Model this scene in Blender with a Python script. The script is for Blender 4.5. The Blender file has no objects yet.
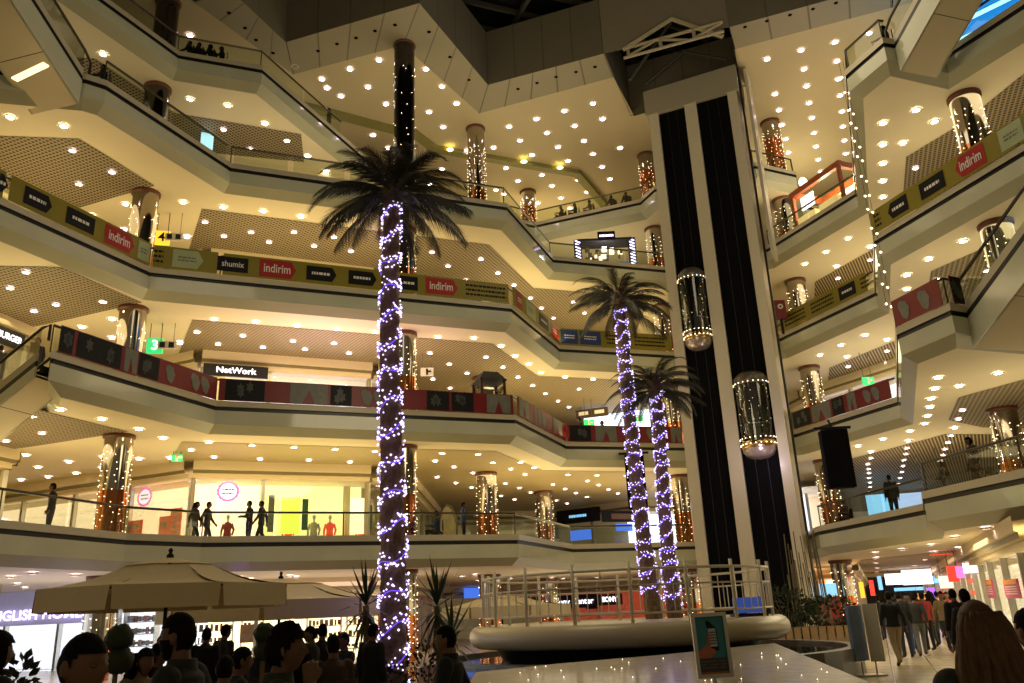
import bpy, bmesh, math, random
from mathutils import Vector, Matrix, Euler
from mathutils.geometry import tessellate_polygon
random.seed(7)
C = bpy.context.scene.collection
PI = math.pi

# ------------------------------------------------------------------ camera
F = 820.0; TH = math.radians(18.2); RO = math.radians(2.46); EYE = 1.65
def ray(px, py):
    u = px-512; v = 341.5-py
    c, s = math.cos(RO), math.sin(RO)
    a = u*c+v*s; b = -u*s+v*c
    return a, F*math.cos(TH)-b*math.sin(TH), F*math.sin(TH)+b*math.cos(TH)
def P(px, py, z):
    x, y, w = ray(px, py); t = (z-EYE)/w
    return Vector((x*t, y*t, z))
def R(px, py, Y):
    x, y, w = ray(px, py); t = Y/y
    return Vector((x*t, Y, EYE+w*t))
cam = bpy.data.cameras.new('camera'); co = bpy.data.objects.new('camera', cam); C.objects.link(co)
co.location = (0, 0, EYE)
co.rotation_euler = (Euler((PI/2+TH, 0, 0)).to_matrix() @ Matrix.Rotation(-RO, 3, 'Z')).to_euler()
cam.sensor_width = 36; cam.lens = F*36/1024; cam.clip_end = 400
bpy.context.scene.camera = co

# ------------------------------------------------------------------ materials
MATS = {}
def mat(name, col, rough=.5, metal=0, em=None, es=0, noise=0, nscale=4, bump=0, spec=.5, coat=0, sample=False):
    if name in MATS: return MATS[name]
    m = bpy.data.materials.new(name); m.use_nodes = True
    nt = m.node_tree; b = nt.nodes['Principled BSDF']
    b.inputs['Base Color'].default_value = (*col, 1)
    b.inputs['Roughness'].default_value = rough; b.inputs['Metallic'].default_value = metal
    b.inputs['Specular IOR Level'].default_value = spec
    b.inputs['Coat Weight'].default_value = coat; b.inputs['Coat Roughness'].default_value = .08
    if em:
        b.inputs['Emission Color'].default_value = (*em, 1); b.inputs['Emission Strength'].default_value = es
        if not sample: m.cycles.emission_sampling = 'NONE'
    if noise or bump:
        tc = nt.nodes.new('ShaderNodeTexCoord'); n = nt.nodes.new('ShaderNodeTexNoise')
        n.inputs['Scale'].default_value = nscale; n.inputs['Detail'].default_value = 4
        nt.links.new(tc.outputs['Object'], n.inputs['Vector'])
        if noise:
            r = nt.nodes.new('ShaderNodeMixRGB'); r.blend_type = 'MIX'
            r.inputs[1].default_value = (*[c*(1-noise) for c in col], 1)
            r.inputs[2].default_value = (*[min(1, c*(1+noise)) for c in col], 1)
            nt.links.new(n.outputs['Fac'], r.inputs[0]); nt.links.new(r.outputs[0], b.inputs['Base Color'])
        if bump:
            bp = nt.nodes.new('ShaderNodeBump'); bp.inputs['Strength'].default_value = bump
            nt.links.new(n.outputs['Fac'], bp.inputs['Height']); nt.links.new(bp.outputs[0], b.inputs['Normal'])
    MATS[name] = m; return m
def glow(name, col, s, base=None): return mat(name, base or col, .5, 0, col, s)

CREAM = mat('cream_plaster', (.80, .70, .47), .6, noise=.05, nscale=.6)
WALLM = mat('cream_wall', (.78, .66, .42), .6, noise=.06, nscale=.5)
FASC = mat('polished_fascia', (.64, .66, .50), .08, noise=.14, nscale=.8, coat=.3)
SLANT = mat('shaded_bulkhead', (.42, .41, .27), .35, noise=.10, nscale=.8)  # shade of the down-facing slant painted in as a darker colour
LIP = mat('pale_lip', (.60, .55, .40), .3, noise=.05)
BLACK = mat('black_band', (.012, .011, .010), .35, noise=.2)
DARK = mat('dark_void', (.004, .004, .005), .8, noise=.3, spec=.1)
SKY = mat('night_skylight', (.010, .011, .012), .25, noise=.2)
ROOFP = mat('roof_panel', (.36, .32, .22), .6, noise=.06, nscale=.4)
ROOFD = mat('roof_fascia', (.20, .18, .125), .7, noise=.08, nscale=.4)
CHROME = mat('mirror_chrome', (.42, .38, .32), .09, 1, noise=.05)
COPPER = mat('copper_mirror', (.45, .16, .055), .12, 1, noise=.25, nscale=3)
COLLAR = mat('brown_collar', (.16, .05, .025), .4, noise=.2)
STEEL = mat('brushed_steel', (.55, .53, .47), .28, 1, noise=.08)
RAILM = mat('dark_handrail', (.10, .085, .06), .3, .6, noise=.1)
TOWER = mat('tower_cladding', (.76, .69, .52), .28, noise=.06, nscale=.5)
BEIGE = mat('umbrella_canvas', (.82, .68, .40), .85, noise=.06, nscale=8)
TRUNK = mat('palm_bark', (.20, .125, .07), .9, noise=.5, nscale=22, bump=.6)
LEAF = mat('palm_leaf', (.048, .048, .022), .55, noise=.35, nscale=5)
LEAF2 = mat('yucca_leaf', (.035, .06, .02), .5, noise=.35, nscale=5)
SHRUB = mat('shrub_leaf', (.02, .032, .012), .7, noise=.5, nscale=9)
BULBV = glow('violet_bulb', (.62, .52, 1.0), 2.3)
GLOWV = glow('wire_halo_glow', (.16, .07, .85), .8)  # wire made to glow, imitating the halo around the bulbs
BULBW = glow('warm_bulb', (1.0, .78, .46), 5)
DOWN = glow('downlight_lens', (1.0, .88, .72), 16)
DOWNP = glow('lilac_downlight_lens', (1.0, .80, .95), 13)
TRIM = mat('downlight_trim', (.75, .68, .5), .4, noise=.05)
WHITE = mat('white_print', (.85, .83, .78), .5, noise=.03)
REDB = mat('red_banner', (.20, .006, .010), .35, noise=.12, nscale=3)
BLKB = mat('black_banner', (.010, .010, .013), .45, noise=.3, nscale=3, spec=.2)
GREYB = mat('grey_print', (.17, .18, .15), .4, noise=.35, nscale=4)
YELB = mat('mustard_banner', (.27, .225, .014), .4, noise=.1, nscale=2)
REDS = mat('red_sign', (.42, .012, .014), .4, noise=.08)
PALE = mat('pale_green_print', (.42, .50, .28), .4, noise=.1)
TEALP = mat('teal_print', (.02, .20, .24), .4, noise=.15)
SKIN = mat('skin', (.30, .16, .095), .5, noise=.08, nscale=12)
SKIND = mat('skin_shaded', (.17, .085, .048), .65, noise=.1, nscale=12)  # darker copy of the skin, shade painted into the tone
HAIR = mat('dark_hair', (.006, .0045, .0035), .8, noise=.4, nscale=40, bump=.4, spec=.12)
HAIRB = mat('blond_brown_hair', (.105, .055, .022), .6, noise=.5, nscale=30, bump=.5, spec=.3)
CL = {n: mat('cloth_'+n, c, .85, noise=.15, nscale=14) for n, c in dict(
    black=(.010, .010, .012), navy=(.015, .018, .035), grey=(.12, .12, .12), olive=(.035, .036, .024), brown=(.06, .035, .02),
    beige=(.30, .23, .13), red=(.35, .03, .03), white=(.55, .52, .46), charcoal=(.025, .024, .024), blue=(.03, .06, .2), tan=(.2, .14, .07)).items()}
SHOE = mat('shoe_leather', (.012, .010, .009), .4, noise=.2)
def glassmat(name, tint, gl=.10):
    m = bpy.data.materials.new(name); m.use_nodes = True; nt = m.node_tree
    nt.nodes.remove(nt.nodes['Principled BSDF']); out = nt.nodes['Material Output']
    t = nt.nodes.new('ShaderNodeBsdfTransparent'); t.inputs[0].default_value = (*tint, 1)
    g = nt.nodes.new('ShaderNodeBsdfGlossy'); g.inputs['Roughness'].default_value = .03
    mx = nt.nodes.new('ShaderNodeMixShader'); fr = nt.nodes.new('ShaderNodeLayerWeight'); fr.inputs[0].default_value = .35
    mu = nt.nodes.new('ShaderNodeMath'); mu.operation = 'MULTIPLY_ADD'; mu.inputs[1].default_value = .5; mu.inputs[2].default_value = gl
    nt.links.new(fr.outputs['Fresnel'], mu.inputs[0]); nt.links.new(mu.outputs[0], mx.inputs[0])
    nt.links.new(t.outputs[0], mx.inputs[1]); nt.links.new(g.outputs[0], mx.inputs[2]); nt.links.new(mx.outputs[0], out.inputs[0])
    MATS[name] = m; return m
GLASS = glassmat('railing_glass', (.80, .86, .76), .04)
SHOPGL = glassmat('shop_glass', (.94, .96, .92), .04)
CARGL = glassmat('lift_car_glass', (.42, .44, .38), .10)
def meshmat(name, pitch, a, b, ang, lattice=True):
    m = bpy.data.materials.new(name); m.use_nodes = True; nt = m.node_tree; bs = nt.nodes['Principled BSDF']
    tc = nt.nodes.new('ShaderNodeTexCoord'); mp = nt.nodes.new('ShaderNodeMapping'); mp.inputs['Rotation'].default_value = (0, 0, ang)
    nt.links.new(tc.outputs['Object'], mp.inputs['Vector'])
    sp = nt.nodes.new('ShaderNodeSeparateXYZ'); nt.links.new(mp.outputs[0], sp.inputs[0])
    def s(o):
        k = nt.nodes.new('ShaderNodeMath'); k.operation = 'MULTIPLY'; k.inputs[1].default_value = 2*PI/pitch; nt.links.new(o, k.inputs[0])
        f = nt.nodes.new('ShaderNodeMath'); f.operation = 'SINE'; nt.links.new(k.outputs[0], f.inputs[0]); return f.outputs[0]
    mx = nt.nodes.new('ShaderNodeMath'); mx.operation = 'MAXIMUM'; nt.links.new(s(sp.outputs[0]), mx.inputs[0])
    if lattice: nt.links.new(s(sp.outputs[1]), mx.inputs[1])
    else: mx.inputs[1].default_value = -1
    r = nt.nodes.new('ShaderNodeMapRange'); r.inputs[1].default_value = .1; r.inputs[2].default_value = .65
    nt.links.new(mx.outputs[0], r.inputs[0])
    c = nt.nodes.new('ShaderNodeMixRGB'); c.inputs[1].default_value = (*a, 1); c.inputs[2].default_value = (*b, 1)
    nt.links.new(r.outputs[0], c.inputs[0]); nt.links.new(c.outputs[0], bs.inputs['Base Color']); bs.inputs['Roughness'].default_value = .6
    MATS[name] = m; return m
MESH = meshmat('metal_lattice_ceiling', .17, (.035, .025, .012), (.36, .285, .165), .38)
SLAT = meshmat('slatted_ceiling', .145, (.09, .06, .025), (.56, .44, .24), .38+.12, False)
def floormat():
    m = bpy.data.materials.new('polished_floor_tiles'); m.use_nodes = True; nt = m.node_tree; bs = nt.nodes['Principled BSDF']
    tc = nt.nodes.new('ShaderNodeTexCoord'); mp = nt.nodes.new('ShaderNodeMapping'); mp.inputs['Rotation'].default_value = (0, 0, -1.18)
    b = nt.nodes.new('ShaderNodeTexBrick'); b.offset = 0; b.inputs['Scale'].default_value = 1
    b.inputs['Brick Width'].default_value = .9; b.inputs['Row Height'].default_value = .9; b.inputs['Mortar Size'].default_value = .012
    b.inputs['Color1'].default_value = (.52, .44, .30, 1); b.inputs['Color2'].default_value = (.45, .37, .25, 1); b.inputs['Mortar'].default_value = (.10, .08, .06, 1)
    nt.links.new(tc.outputs['Object'], mp.inputs[0]); nt.links.new(mp.outputs[0], b.inputs['Vector']); nt.links.new(b.outputs['Color'], bs.inputs['Base Color'])
    bs.inputs['Roughness'].default_value = .26; return m
FLOORM = floormat()

# ------------------------------------------------------------------ object helpers
def tag(o, label=None, cat=None, group=None, kind=None):
    if label: o['label'] = label
    if cat: o['category'] = cat
    if group: o['group'] = group
    if kind: o['kind'] = kind
    return o
def thing(name, loc, label, cat, group=None, rz=0):
    o = bpy.data.objects.new(name, None); C.objects.link(o); o.empty_display_size = .2
    o.location = loc; o.rotation_euler = (0, 0, rz); o.matrix_basis = Matrix.Translation(Vector(loc)) @ Matrix.Rotation(rz, 4, 'Z')
    return tag(o, label, cat, group)
def wm(o):
    m = o.matrix_basis.copy()
    while o.parent: o = o.parent; m = o.matrix_basis @ m
    return m
def obj(name, bm, mats, parent=None, smooth=False, loc=None, local=False):
    """one mesh object; geometry given in world space unless local=True"""
    if not isinstance(mats, (list, tuple)): mats = [mats]
    me = bpy.data.meshes.new(name)
    if smooth:
        for f in bm.faces: f.smooth = True
    bm.to_mesh(me); bm.free()
    for m in mats: me.materials.append(m)
    o = bpy.data.objects.new(name, me); C.objects.link(o)
    if parent is not None:
        o.parent = parent
        if not local: me.transform(wm(parent).inverted())
    elif loc is not None:
        if not local: me.transform(Matrix.Translation(-Vector(loc)))
        o.location = loc; o.matrix_basis = Matrix.Translation(Vector(loc))
    return o
def struct(name, bm, mats, parent=None):
    o = obj(name, bm, mats, parent)
    if parent is None: o['kind'] = 'structure'
    return o
def copy_tree(o, parent=None):
    c = o.copy(); C.objects.link(c)
    if parent is not None: c.parent = parent
    for ch in list(o.children): copy_tree(ch, c)
    return c
def NB(): return bmesh.new()
def quad(bm, pts, mi=0):
    f = bm.faces.new([bm.verts.new(p) for p in pts]); f.material_index = mi; return f
def box(bm, M, sx, sy, sz, mi=0):
    """box centred on the matrix origin"""
    if not isinstance(M, Matrix): M = Matrix.Translation(Vector(M))
    v = [bm.verts.new(M @ Vector((x*sx/2, y*sy/2, z*sz/2))) for x in (-1, 1) for y in (-1, 1) for z in (-1, 1)]
    for a in ((0, 1, 3, 2), (4, 6, 7, 5), (0, 4, 5, 1), (2, 3, 7, 6), (0, 2, 6, 4), (1, 5, 7, 3)):
        bm.faces.new([v[i] for i in a]).material_index = mi
def tube(bm, pts, r, n=6, mi=0, cap=True):
    pts = [Vector(p) for p in pts]; rings = []
    rr = r if isinstance(r, (list, tuple)) else [r]*len(pts)
    for i, p in enumerate(pts):
        d = (pts[min(i+1, len(pts)-1)]-pts[max(i-1, 0)])
        d = d.normalized() if d.length > 1e-9 else Vector((0, 0, 1))
        a = d.cross(Vector((0, 1, 0)) if abs(d.z) > .75 else Vector((0, 0, 1))).normalized(); b = d.cross(a)
        rings.append([bm.verts.new(p+(a*math.cos(2*PI*k/n)+b*math.sin(2*PI*k/n))*rr[i]) for k in range(n)])
    for i in range(len(rings)-1):
        for k in range(n):
            bm.faces.new((rings[i][k], rings[i][(k+1) % n], rings[i+1][(k+1) % n], rings[i+1][k])).material_index = mi
    if cap:
        for q in (rings[0][::-1], rings[-1]):
            try: bm.faces.new(q).material_index = mi
            except ValueError: pass
def lathe(bm, c, prof, n=32, mi=0, a0=0, a1=2*PI):
    c = Vector(c); full = abs(a1-a0-2*PI) < 1e-6; m = n if full else n+1
    rows = [[bm.verts.new(c+Vector((r*math.cos(a0+(a1-a0)*k/n), r*math.sin(a0+(a1-a0)*k/n), z))) for k in range(m)] for r, z in prof]
    for i in range(len(rows)-1):
        for k in range(n):
            k2 = (k+1) % m
            try: bm.faces.new((rows[i][k], rows[i][k2], rows[i+1][k2], rows[i+1][k])).material_index = mi
            except ValueError: pass
def blob(bm, c, rx, ry, rz, u=10, v=7, mi=0, M=None):
    m = Matrix.Translation(Vector(c)) @ (M.to_4x4() if M else Matrix()) @ Matrix.Diagonal((rx, ry, rz, 1))
    r = bmesh.ops.create_uvsphere(bm, u_segments=u, v_segments=v, radius=1, matrix=m)
    for vv in r['verts']:
        for f in vv.link_faces: f.material_index = mi; f.smooth = True
def octa(bm, c, r, mi=0):
    c = Vector(c); v = [bm.verts.new(c+Vector(d)*r) for d in ((1, 0, 0), (0, 1, 0), (-1, 0, 0), (0, -1, 0), (0, 0, 1), (0, 0, -1))]
    for k in range(4):
        bm.faces.new((v[k], v[(k+1) % 4], v[4])).material_index = mi
        bm.faces.new((v[(k+1) % 4], v[k], v[5])).material_index = mi
def polygon(bm, pts, z, mi=0, down=False):
    p3 = [Vector((p[0], p[1], 0)) for p in pts]
    vs = [bm.verts.new((p[0], p[1], z)) for p in pts]
    for t in tessellate_polygon([p3]):
        try:
            f = bm.faces.new([vs[i] for i in t]); f.material_index = mi; f.normal_update()
            if (f.normal.z > 0) == down: f.normal_flip()
        except ValueError: pass
def offset(pts, d):
    """shift a plan polyline to its left by d, mitred"""
    out = []; n = len(pts)
    for i, p in enumerate(pts):
        ns = []
        for a, b in ((i-1, i), (i, i+1)):
            if a < 0 or b >= n: continue
            dx, dy = pts[b][0]-pts[a][0], pts[b][1]-pts[a][1]; l = math.hypot(dx, dy); ns.append((-dy/l, dx/l))
        if len(ns) == 1: nx, ny, k = *ns[0], 1
        else:
            nx, ny = ns[0][0]+ns[1][0], ns[0][1]+ns[1][1]; l = math.hypot(nx, ny) or 1; nx /= l; ny /= l
            k = 1/max(.45, nx*ns[0][0]+ny*ns[0][1])
        out.append((p[0]+nx*d*k, p[1]+ny*d*k))
    return out
def strips(bm, pts, rows, mis):
    """sweep a profile of (offset, z) rows along a plan polyline"""
    lines = [[(x, y, z) for x, y in offset(pts, d)] for d, z in rows]
    for r in range(len(rows)-1):
        for i in range(len(pts)-1):
            quad(bm, (lines[r+1][i], lines[r+1][i+1], lines[r][i+1], lines[r][i]), mis[r])
class Seg:
    """a straight wall run A -> B seen left to right; .m(s, z, off) is a frame facing the viewer"""
    def __init__(s, A, B):
        s.A = Vector((A[0], A[1], 0)); s.B = Vector((B[0], B[1], 0)); s.d = (s.B-s.A).normalized(); s.L = (s.B-s.A).length
        s.n = Vector((s.d.y, -s.d.x, 0))
    def m(s, t, z, off=0):
        p = s.A+s.d*t+s.n*off; m = Matrix((s.d, Vector((0, 0, 1)), s.n)).transposed().to_4x4(); m.translation = (p.x, p.y, z); return m
    def at(s, px, py):
        x, y, w = ray(px, py); den = s.d.x*y-s.d.y*x
        return (-s.A.x*y+s.A.y*x)/den
    def zat(s, px, py):
        t = s.at(px, py); p = s.A+s.d*t; x, y, w = ray(px, py); return EYE+w*(p.y/y)
def plate(bm, sg, t0, t1, z0, z1, off=0, th=.04, mi=0):
    box(bm, sg.m((t0+t1)/2, (z0+z1)/2, off), abs(t1-t0), z1-z0, th, mi)
def shape(bm, M, pts, mi=0):
    f = bm.faces.new([bm.verts.new(M @ Vector((x, y, 0))) for x, y in pts]); f.material_index = mi
FONT = {}
def text_bm(bm, s, M, size, mi=0, width=None, bold=.0):
    cu = bpy.data.curves.new('lettering', 'FONT'); cu.body = s; cu.size = size; cu.align_x = 'CENTER'; cu.align_y = 'CENTER'; cu.offset = bold*size; cu.extrude = .004
    o = bpy.data.objects.new('lettering', cu); C.objects.link(o); bpy.context.view_layer.update()
    me = bpy.data.meshes.new_from_object(o.evaluated_get(bpy.context.evaluated_depsgraph_get()))
    bpy.data.objects.remove(o); bpy.data.curves.remove(cu)
    if width and len(me.vertices):
        w = max(v.co.x for v in me.vertices)-min(v.co.x for v in me.vertices)
        me.transform(Matrix.Diagonal((width/w, 1, 1, 1)))
    me.transform(M); k = len(bm.faces); bm.from_mesh(me); bm.faces.ensure_lookup_table()
    for f in bm.faces[k:]: f.material_index = mi
    bpy.data.meshes.remove(me)
def area(loc, sx, sy, power, col, direc, name='gallery_fill', spread=PI):
    l = bpy.data.lights.new(name, 'AREA'); l.shape = 'RECTANGLE'; l.size = sx; l.size_y = sy; l.energy = power; l.color = col
    o = bpy.data.objects.new(name, l); C.objects.link(o); o.location = loc
    o.rotation_euler = Vector(direc).to_track_quat('-Z', 'Y').to_euler(); return o
def point(loc, power, col, r=.3, name='lamp'):
    l = bpy.data.lights.new(name, 'POINT'); l.energy = power; l.color = col; l.shadow_soft_size = r
    o = bpy.data.objects.new(name, l); C.objects.link(o); o.location = loc; return o

# ------------------------------------------------------------------ plan of the atrium
LV = {0: 0, 1: 4.3, 2: 9.3, 3: 14.3, 4: 19.3, 5: 24.3}; ROOF = 28.5; DROP = .9
ORD = {0: 'ground floor', 1: 'lowest gallery', 2: 'second gallery', 3: 'third gallery', 4: 'fourth gallery', 5: 'top gallery'}
E1 = [(-19, -6), (-17.2, 14), (-14.2, 22.7), (-12.9, 27.3), (-11.2, 29.4), (-6.6, 31.3), (-.1, 34.0), (2.5, 40.7), (8.7, 42.4), (13.4, 39.6), (12.9, 36.4), (13.95, 28.8), (12.3, 25.3), (13.0, 21.4), (14, 16), (15, -6)]
E2 = [(-26, 28.2), (-15.0, 25.35), (-13.75, 23.25), (-11.2, 29.75), (0, 34.25), (2.45, 40.6), (8.75, 42.5), (13.8, 40.1), (16.2, 33.9), (12.1, 24.5), (12.7, 22.4), (13.3, 22.7), (15.5, 23.5), (18, 16), (22, -6)]
E3 = [(-21, -6), (-19.6, 12), (-15.8, 22.9), (-13.6, 28.5), (-11.3, 29.5), (0, 34.1), (2.4, 40.3), (8.7, 42.4), (13.8, 40.1), (16.2, 34.05), (13.9, 28.5), (15.9, 22.3), (19, 12), (22, -6)]
E4 = [(-26, 21.6), (-20, 22.0), (-14.1, 23.5), (-13.6, 23.9), (-11.25, 29.6), (0, 34.1), (2.35, 40.3), (8.7, 42.4), (13.8, 40.1), (16.25, 34.2), (12.4, 25.1), (13.0, 23.4), (13.4, 23.5), (15.5, 24.3), (16.8, 21.8), (19, 14), (24, -6)]
E5 = [(-26, 5), (-21, 12), (-15.1, 25.3), (-13.5, 28.8), (-10.35, 30.0), (-8.0, 35.8), (-5.4, 42.3), (1.7, 46.3), (8.0, 43.8), (8.6, 42.3), (13.8, 40.1), (16.4, 41.3), (18.0, 45.2), (50, 58)]
EDGES = {1: E1, 2: E2, 3: E3, 4: E4, 5: E5}
for k, e in EDGES.items():
    z = LV[k]; bm = NB()
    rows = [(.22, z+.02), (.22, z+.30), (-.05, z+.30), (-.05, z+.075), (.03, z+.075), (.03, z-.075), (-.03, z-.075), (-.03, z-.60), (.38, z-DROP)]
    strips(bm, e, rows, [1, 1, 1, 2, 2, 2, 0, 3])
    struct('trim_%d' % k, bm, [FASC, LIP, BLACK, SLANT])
    def slab(d, zz, down):
        p = offset(e, d); a, b = p[0], p[-1]
        if k == 5: ext = [(50, 85), (-50, 85), (-50, 5)]
        else: ext = [(50, -6), (50, 85), (-50, 85), (-50, a[1])]
        polygon(bm, p+ext, zz, 0, down)
    bm = NB(); slab(.2, z+.02, False); struct('floor_%d' % k, bm, FLOORM)
    bm = NB(); slab(.38, z-DROP, True); struct('ceiling_%d' % k, bm, CREAM)
bm = NB(); quad(bm, ((-60, -10, 0), (60, -10, 0), (60, 150, 0), (-60, 150, 0))); struct('floor', bm, FLOORM)

# ceiling lattice panels, recessed strips behind the plain band
LP = [(-30, 27.5), (-17.8, 25.1), (-15.2, 25.5), (-14.0, 29.0), (-18.2, 30.7), (-30, 35)]
BPn = [(-12.9, 31.1), (-.9, 35.9), (1.3, 41.7), (8.0, 43.9), (8.0, 62), (-7, 62), (-5.8, 41), (-7, 38.6), (-14.1, 35.5), (-15.6, 36.2)]
RP = [(17.0, 42.6), (18.6, 38.2), (19.2, 36.4), (34, 40), (44, 70), (26, 70)]
NP = [(18.3, 22), (17.3, 26.9), (16.2, 29.3), (17.8, 33.3), (20.2, 35.2), (34, 39), (34, 18)]
for k in range(1, 6):
    z = LV[k]-DROP-.015
    bm = NB()
    if k > 1 and k < 5: polygon(bm, LP, z, 0, True)
    if k == 5: polygon(bm, [(-24, 26), (-16.2, 27.5), (-14.6, 31.4), (-9.5, 33.5), (-10, 36), (-17, 34), (-26, 34)], z, 0, True)
    if 1 < k < 5:
        polygon(bm, BPn, z, 1 if k == 3 else (2 if k == 2 else 0), True)
        polygon(bm, RP, z, 1, True); polygon(bm, NP, z, 0, True)
    if k == 1: polygon(bm, RP, z, 1, True)
    struct('ceiling_lattice_%d' % k, bm, [MESH, SLAT, mat('bronze_ceiling', (.42, .33, .16), .5, noise=.1, nscale=.7)])
# raised cove strip in the roof ceiling and the roof itself
OPL = [(-50, -6), (-24, 10), (-13.8, 30.2), (-10.7, 35.8), (-4.75, 33.9), (-1.3, 40.0), (6.0, 37.2), (7.6, 41.0), (13.2, 38.6), (12.0, 35.3), (18.9, 32.7), (32, 28), (50, 20)]
OPU = [(-50, -8), (-22, 10), (-11.9, 29.6), (-10.4, 33.3), (-3.6, 31.0), (-.7, 37.4), (5.3, 35.2), (7.4, 40.9), (13.4, 38.5), (11.3, 33.6), (18.2, 31.0), (31, 26.5), (50, 18.5)]
bm = NB(); polygon(bm, OPL+[(50, 85), (-50, 85)], ROOF, 0, True); struct('ceiling', bm, mat('roof_ceiling', (.62, .52, .31), .65, noise=.04, nscale=.4))
bm = NB()
for i in range(len(OPL)-1):
    if 6 <= i <= 8: continue
    a, b, c, d = [Vector((*q, ROOF-.05)) for q in (OPL[i], OPL[i+1], OPU[i+1], OPU[i])]
    n = max(1, int((b-a).length/1.5))
    for q in range(n):
        f0, f1 = q/n+.006, (q+1)/n-.006
        quad(bm, (a.lerp(b, f0), a.lerp(b, f1), d.lerp(c, f1), d.lerp(c, f0)), 0)
        f0, f1 = (q+1)/n-.006, (q+1)/n+.006
        quad(bm, (a.lerp(b, f0), a.lerp(b, f1), d.lerp(c, f1), d.lerp(c, f0)), 1)
    quad(bm, (a, b, b+Vector((0, 0, .1)), a+Vector((0, 0, .1))), 1)
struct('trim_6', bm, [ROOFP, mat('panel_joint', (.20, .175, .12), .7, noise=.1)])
bm = NB()
for i in range(len(OPU)-1):
    a, b = Vector((*OPU[i], ROOF-.05)), Vector((*OPU[i+1], ROOF-.05)); up = Vector((0, 0, 3.4))
    n = max(1, int((b-a).length/1.5))
    for q in range(n):
        p0, p1, p2 = a.lerp(b, q/n), a.lerp(b, (q+1)/n-.008), a.lerp(b, (q+1)/n)
        quad(bm, (p0, p1, p1+up, p0+up), 0); quad(bm, (p1, p2, p2+up, p1+up), 1)
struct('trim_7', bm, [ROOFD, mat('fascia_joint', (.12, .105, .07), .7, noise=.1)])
bm = NB(); quad(bm, ((-60, -10, 33.2), (60, -10, 33.2), (60, 90, 33.2), (-60, 90, 33.2))); struct('ceiling_skylight', bm, SKY)
ROOFB = mat('roof_beam', (.07, .068, .055), .5, noise=.1)
for i in range(14):
    bm = NB(); y0 = -2+i*3.2
    box(bm, Matrix.Translation((0, 14+i*1.9, 32.9)) @ Matrix.Rotation(.38, 4, 'Z'), 60, .16, .3); struct('trim_skylight_bar.%03d' % i, bm, ROOFB)
for i in range(10):
    bm = NB(); box(bm, Matrix.Translation((-18+i*4, 25, 32.7)) @ Matrix.Rotation(.38, 4, 'Z'), .2, 50, .3); struct('trim_skylight_beam.%03d' % i, bm, ROOFB)
COVE = [P(*q, ROOF)[:2] for q in ((250, 92), (310, 103), (393, 125), (415, 128), (437, 145), (580, 170), (608, 203))]
bm = NB(); strips(bm, COVE, [(0, ROOF), (0, ROOF-.28), (.5, ROOF-.28), (.5, ROOF)], [0, 0, 0])
struct('trim_8', bm, [mat('olive_cove', (.30, .28, .10), .5, noise=.1)])
for i in range(2):
    for (px, py) in (((524, 162), (560, 168)) if i == 0 else ((450, 150),)):
        bm = NB(); p = P(px, py, ROOF-.30); lathe(bm, p, [(0, 0), (.16, 0), (.2, .03)], 12)
        tag(obj('cove_lamp', bm, glow('yellow_lamp', (1, .85, .25), 5), loc=p), 'small yellow lamp set in the olive ceiling cove above the top gallery', 'lamp', 'lamps in the ceiling cove')
k = 0
for (px, py) in ((256, 40), (245, 28), (229, 13), (273, 53), (318, 51), (337, 44), (356, 38), (375, 31), (395, 25), (429, 32), (450, 57), (469, 80), (518, 89), (537, 83), (556, 77), (576, 72), (595, 67), (745, 27), (767, 21), (790, 15), (813, 9), (836, 3)):
    p = P(px, py, ROOF-.06); bm = NB(); lathe(bm, p, [(0, -.03), (.07, -.03), (.10, 0)], 10)
    tag(obj('ceiling_speaker', bm, DARK, loc=p), 'small round black speaker set in the panelled edge of the roof opening', 'speaker', 'black dots along the roof opening')

# ------------------------------------------------------------------ glass railings and banners along the edges
def railing(k, pts, label, off=.12, glass=True):
    z = LV[k]; t = thing('glass_railing', (*pts[0], z+.3), label, 'railing')
    q = offset(pts, off); u = Vector(q[-1])-Vector(q[-2]); q[-1] = tuple(Vector(q[-1])-u.normalized()*.12)
    for i in range(len(q)-1):
        a, b = Vector((*q[i], 0)), Vector((*q[i+1], 0)); n = max(1, round((b-a).length/2.6)); bm = NB()
        for j in range(n):
            p0, p1 = a.lerp(b, j/n+.01), a.lerp(b, (j+1)/n-.01)
            quad(bm, (p0+Vector((0, 0, z+.3)), p1+Vector((0, 0, z+.3)), p1+Vector((0, 0, z+1.13)), p0+Vector((0, 0, z+1.13))))
        obj('glass_panel', bm, GLASS, t)
        bm = NB(); tube(bm, (a+Vector((0, 0, z+.3)), a+Vector((0, 0, z+1.14))), .025, 6); obj('post', bm, RAILM, t)
    bm = NB(); tube(bm, [(x, y, z+1.15) for x, y in q], .045, 6); obj('handrail', bm, RAILM, t)
    return t
SIDE = {'l': 'left wing', 'b': 'long back wing', 'm': 'recess left of the lift tower', 'r': 'far right wing', 'n': 'near right corner'}
RUN = {1: dict(l=(1, 5), b=(4, 7), m=(6, 9), r=(10, 12), n=(11, 15)), 2: dict(l=(2, 4), b=(3, 5), m=(4, 7), r=(7, 9), n=(8, 12)),
       3: dict(l=(1, 5), b=(4, 6), m=(5, 8), r=(8, 10), n=(9, 13)), 4: dict(l=(3, 5), b=(4, 6), m=(5, 8), r=(8, 10), n=(9, 13)),
       5: dict(l=(1, 6), m=(6, 10), r=(10, 13))}
for k, rr in RUN.items():
    for s, (a, b) in rr.items():
        cut = a+1 if s in 'bm' and False else a
        railing(k, EDGES[k][cut:b], 'glass railing with slim dark handrail on the %s, %s' % (ORD[k], SIDE[s] if (k, s) != (5, 'm') else 'far side under the roof lights'))
railing(4, EDGES[4][13:15], 'glass railing beyond the escalator at the near right of the fourth gallery')

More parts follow.
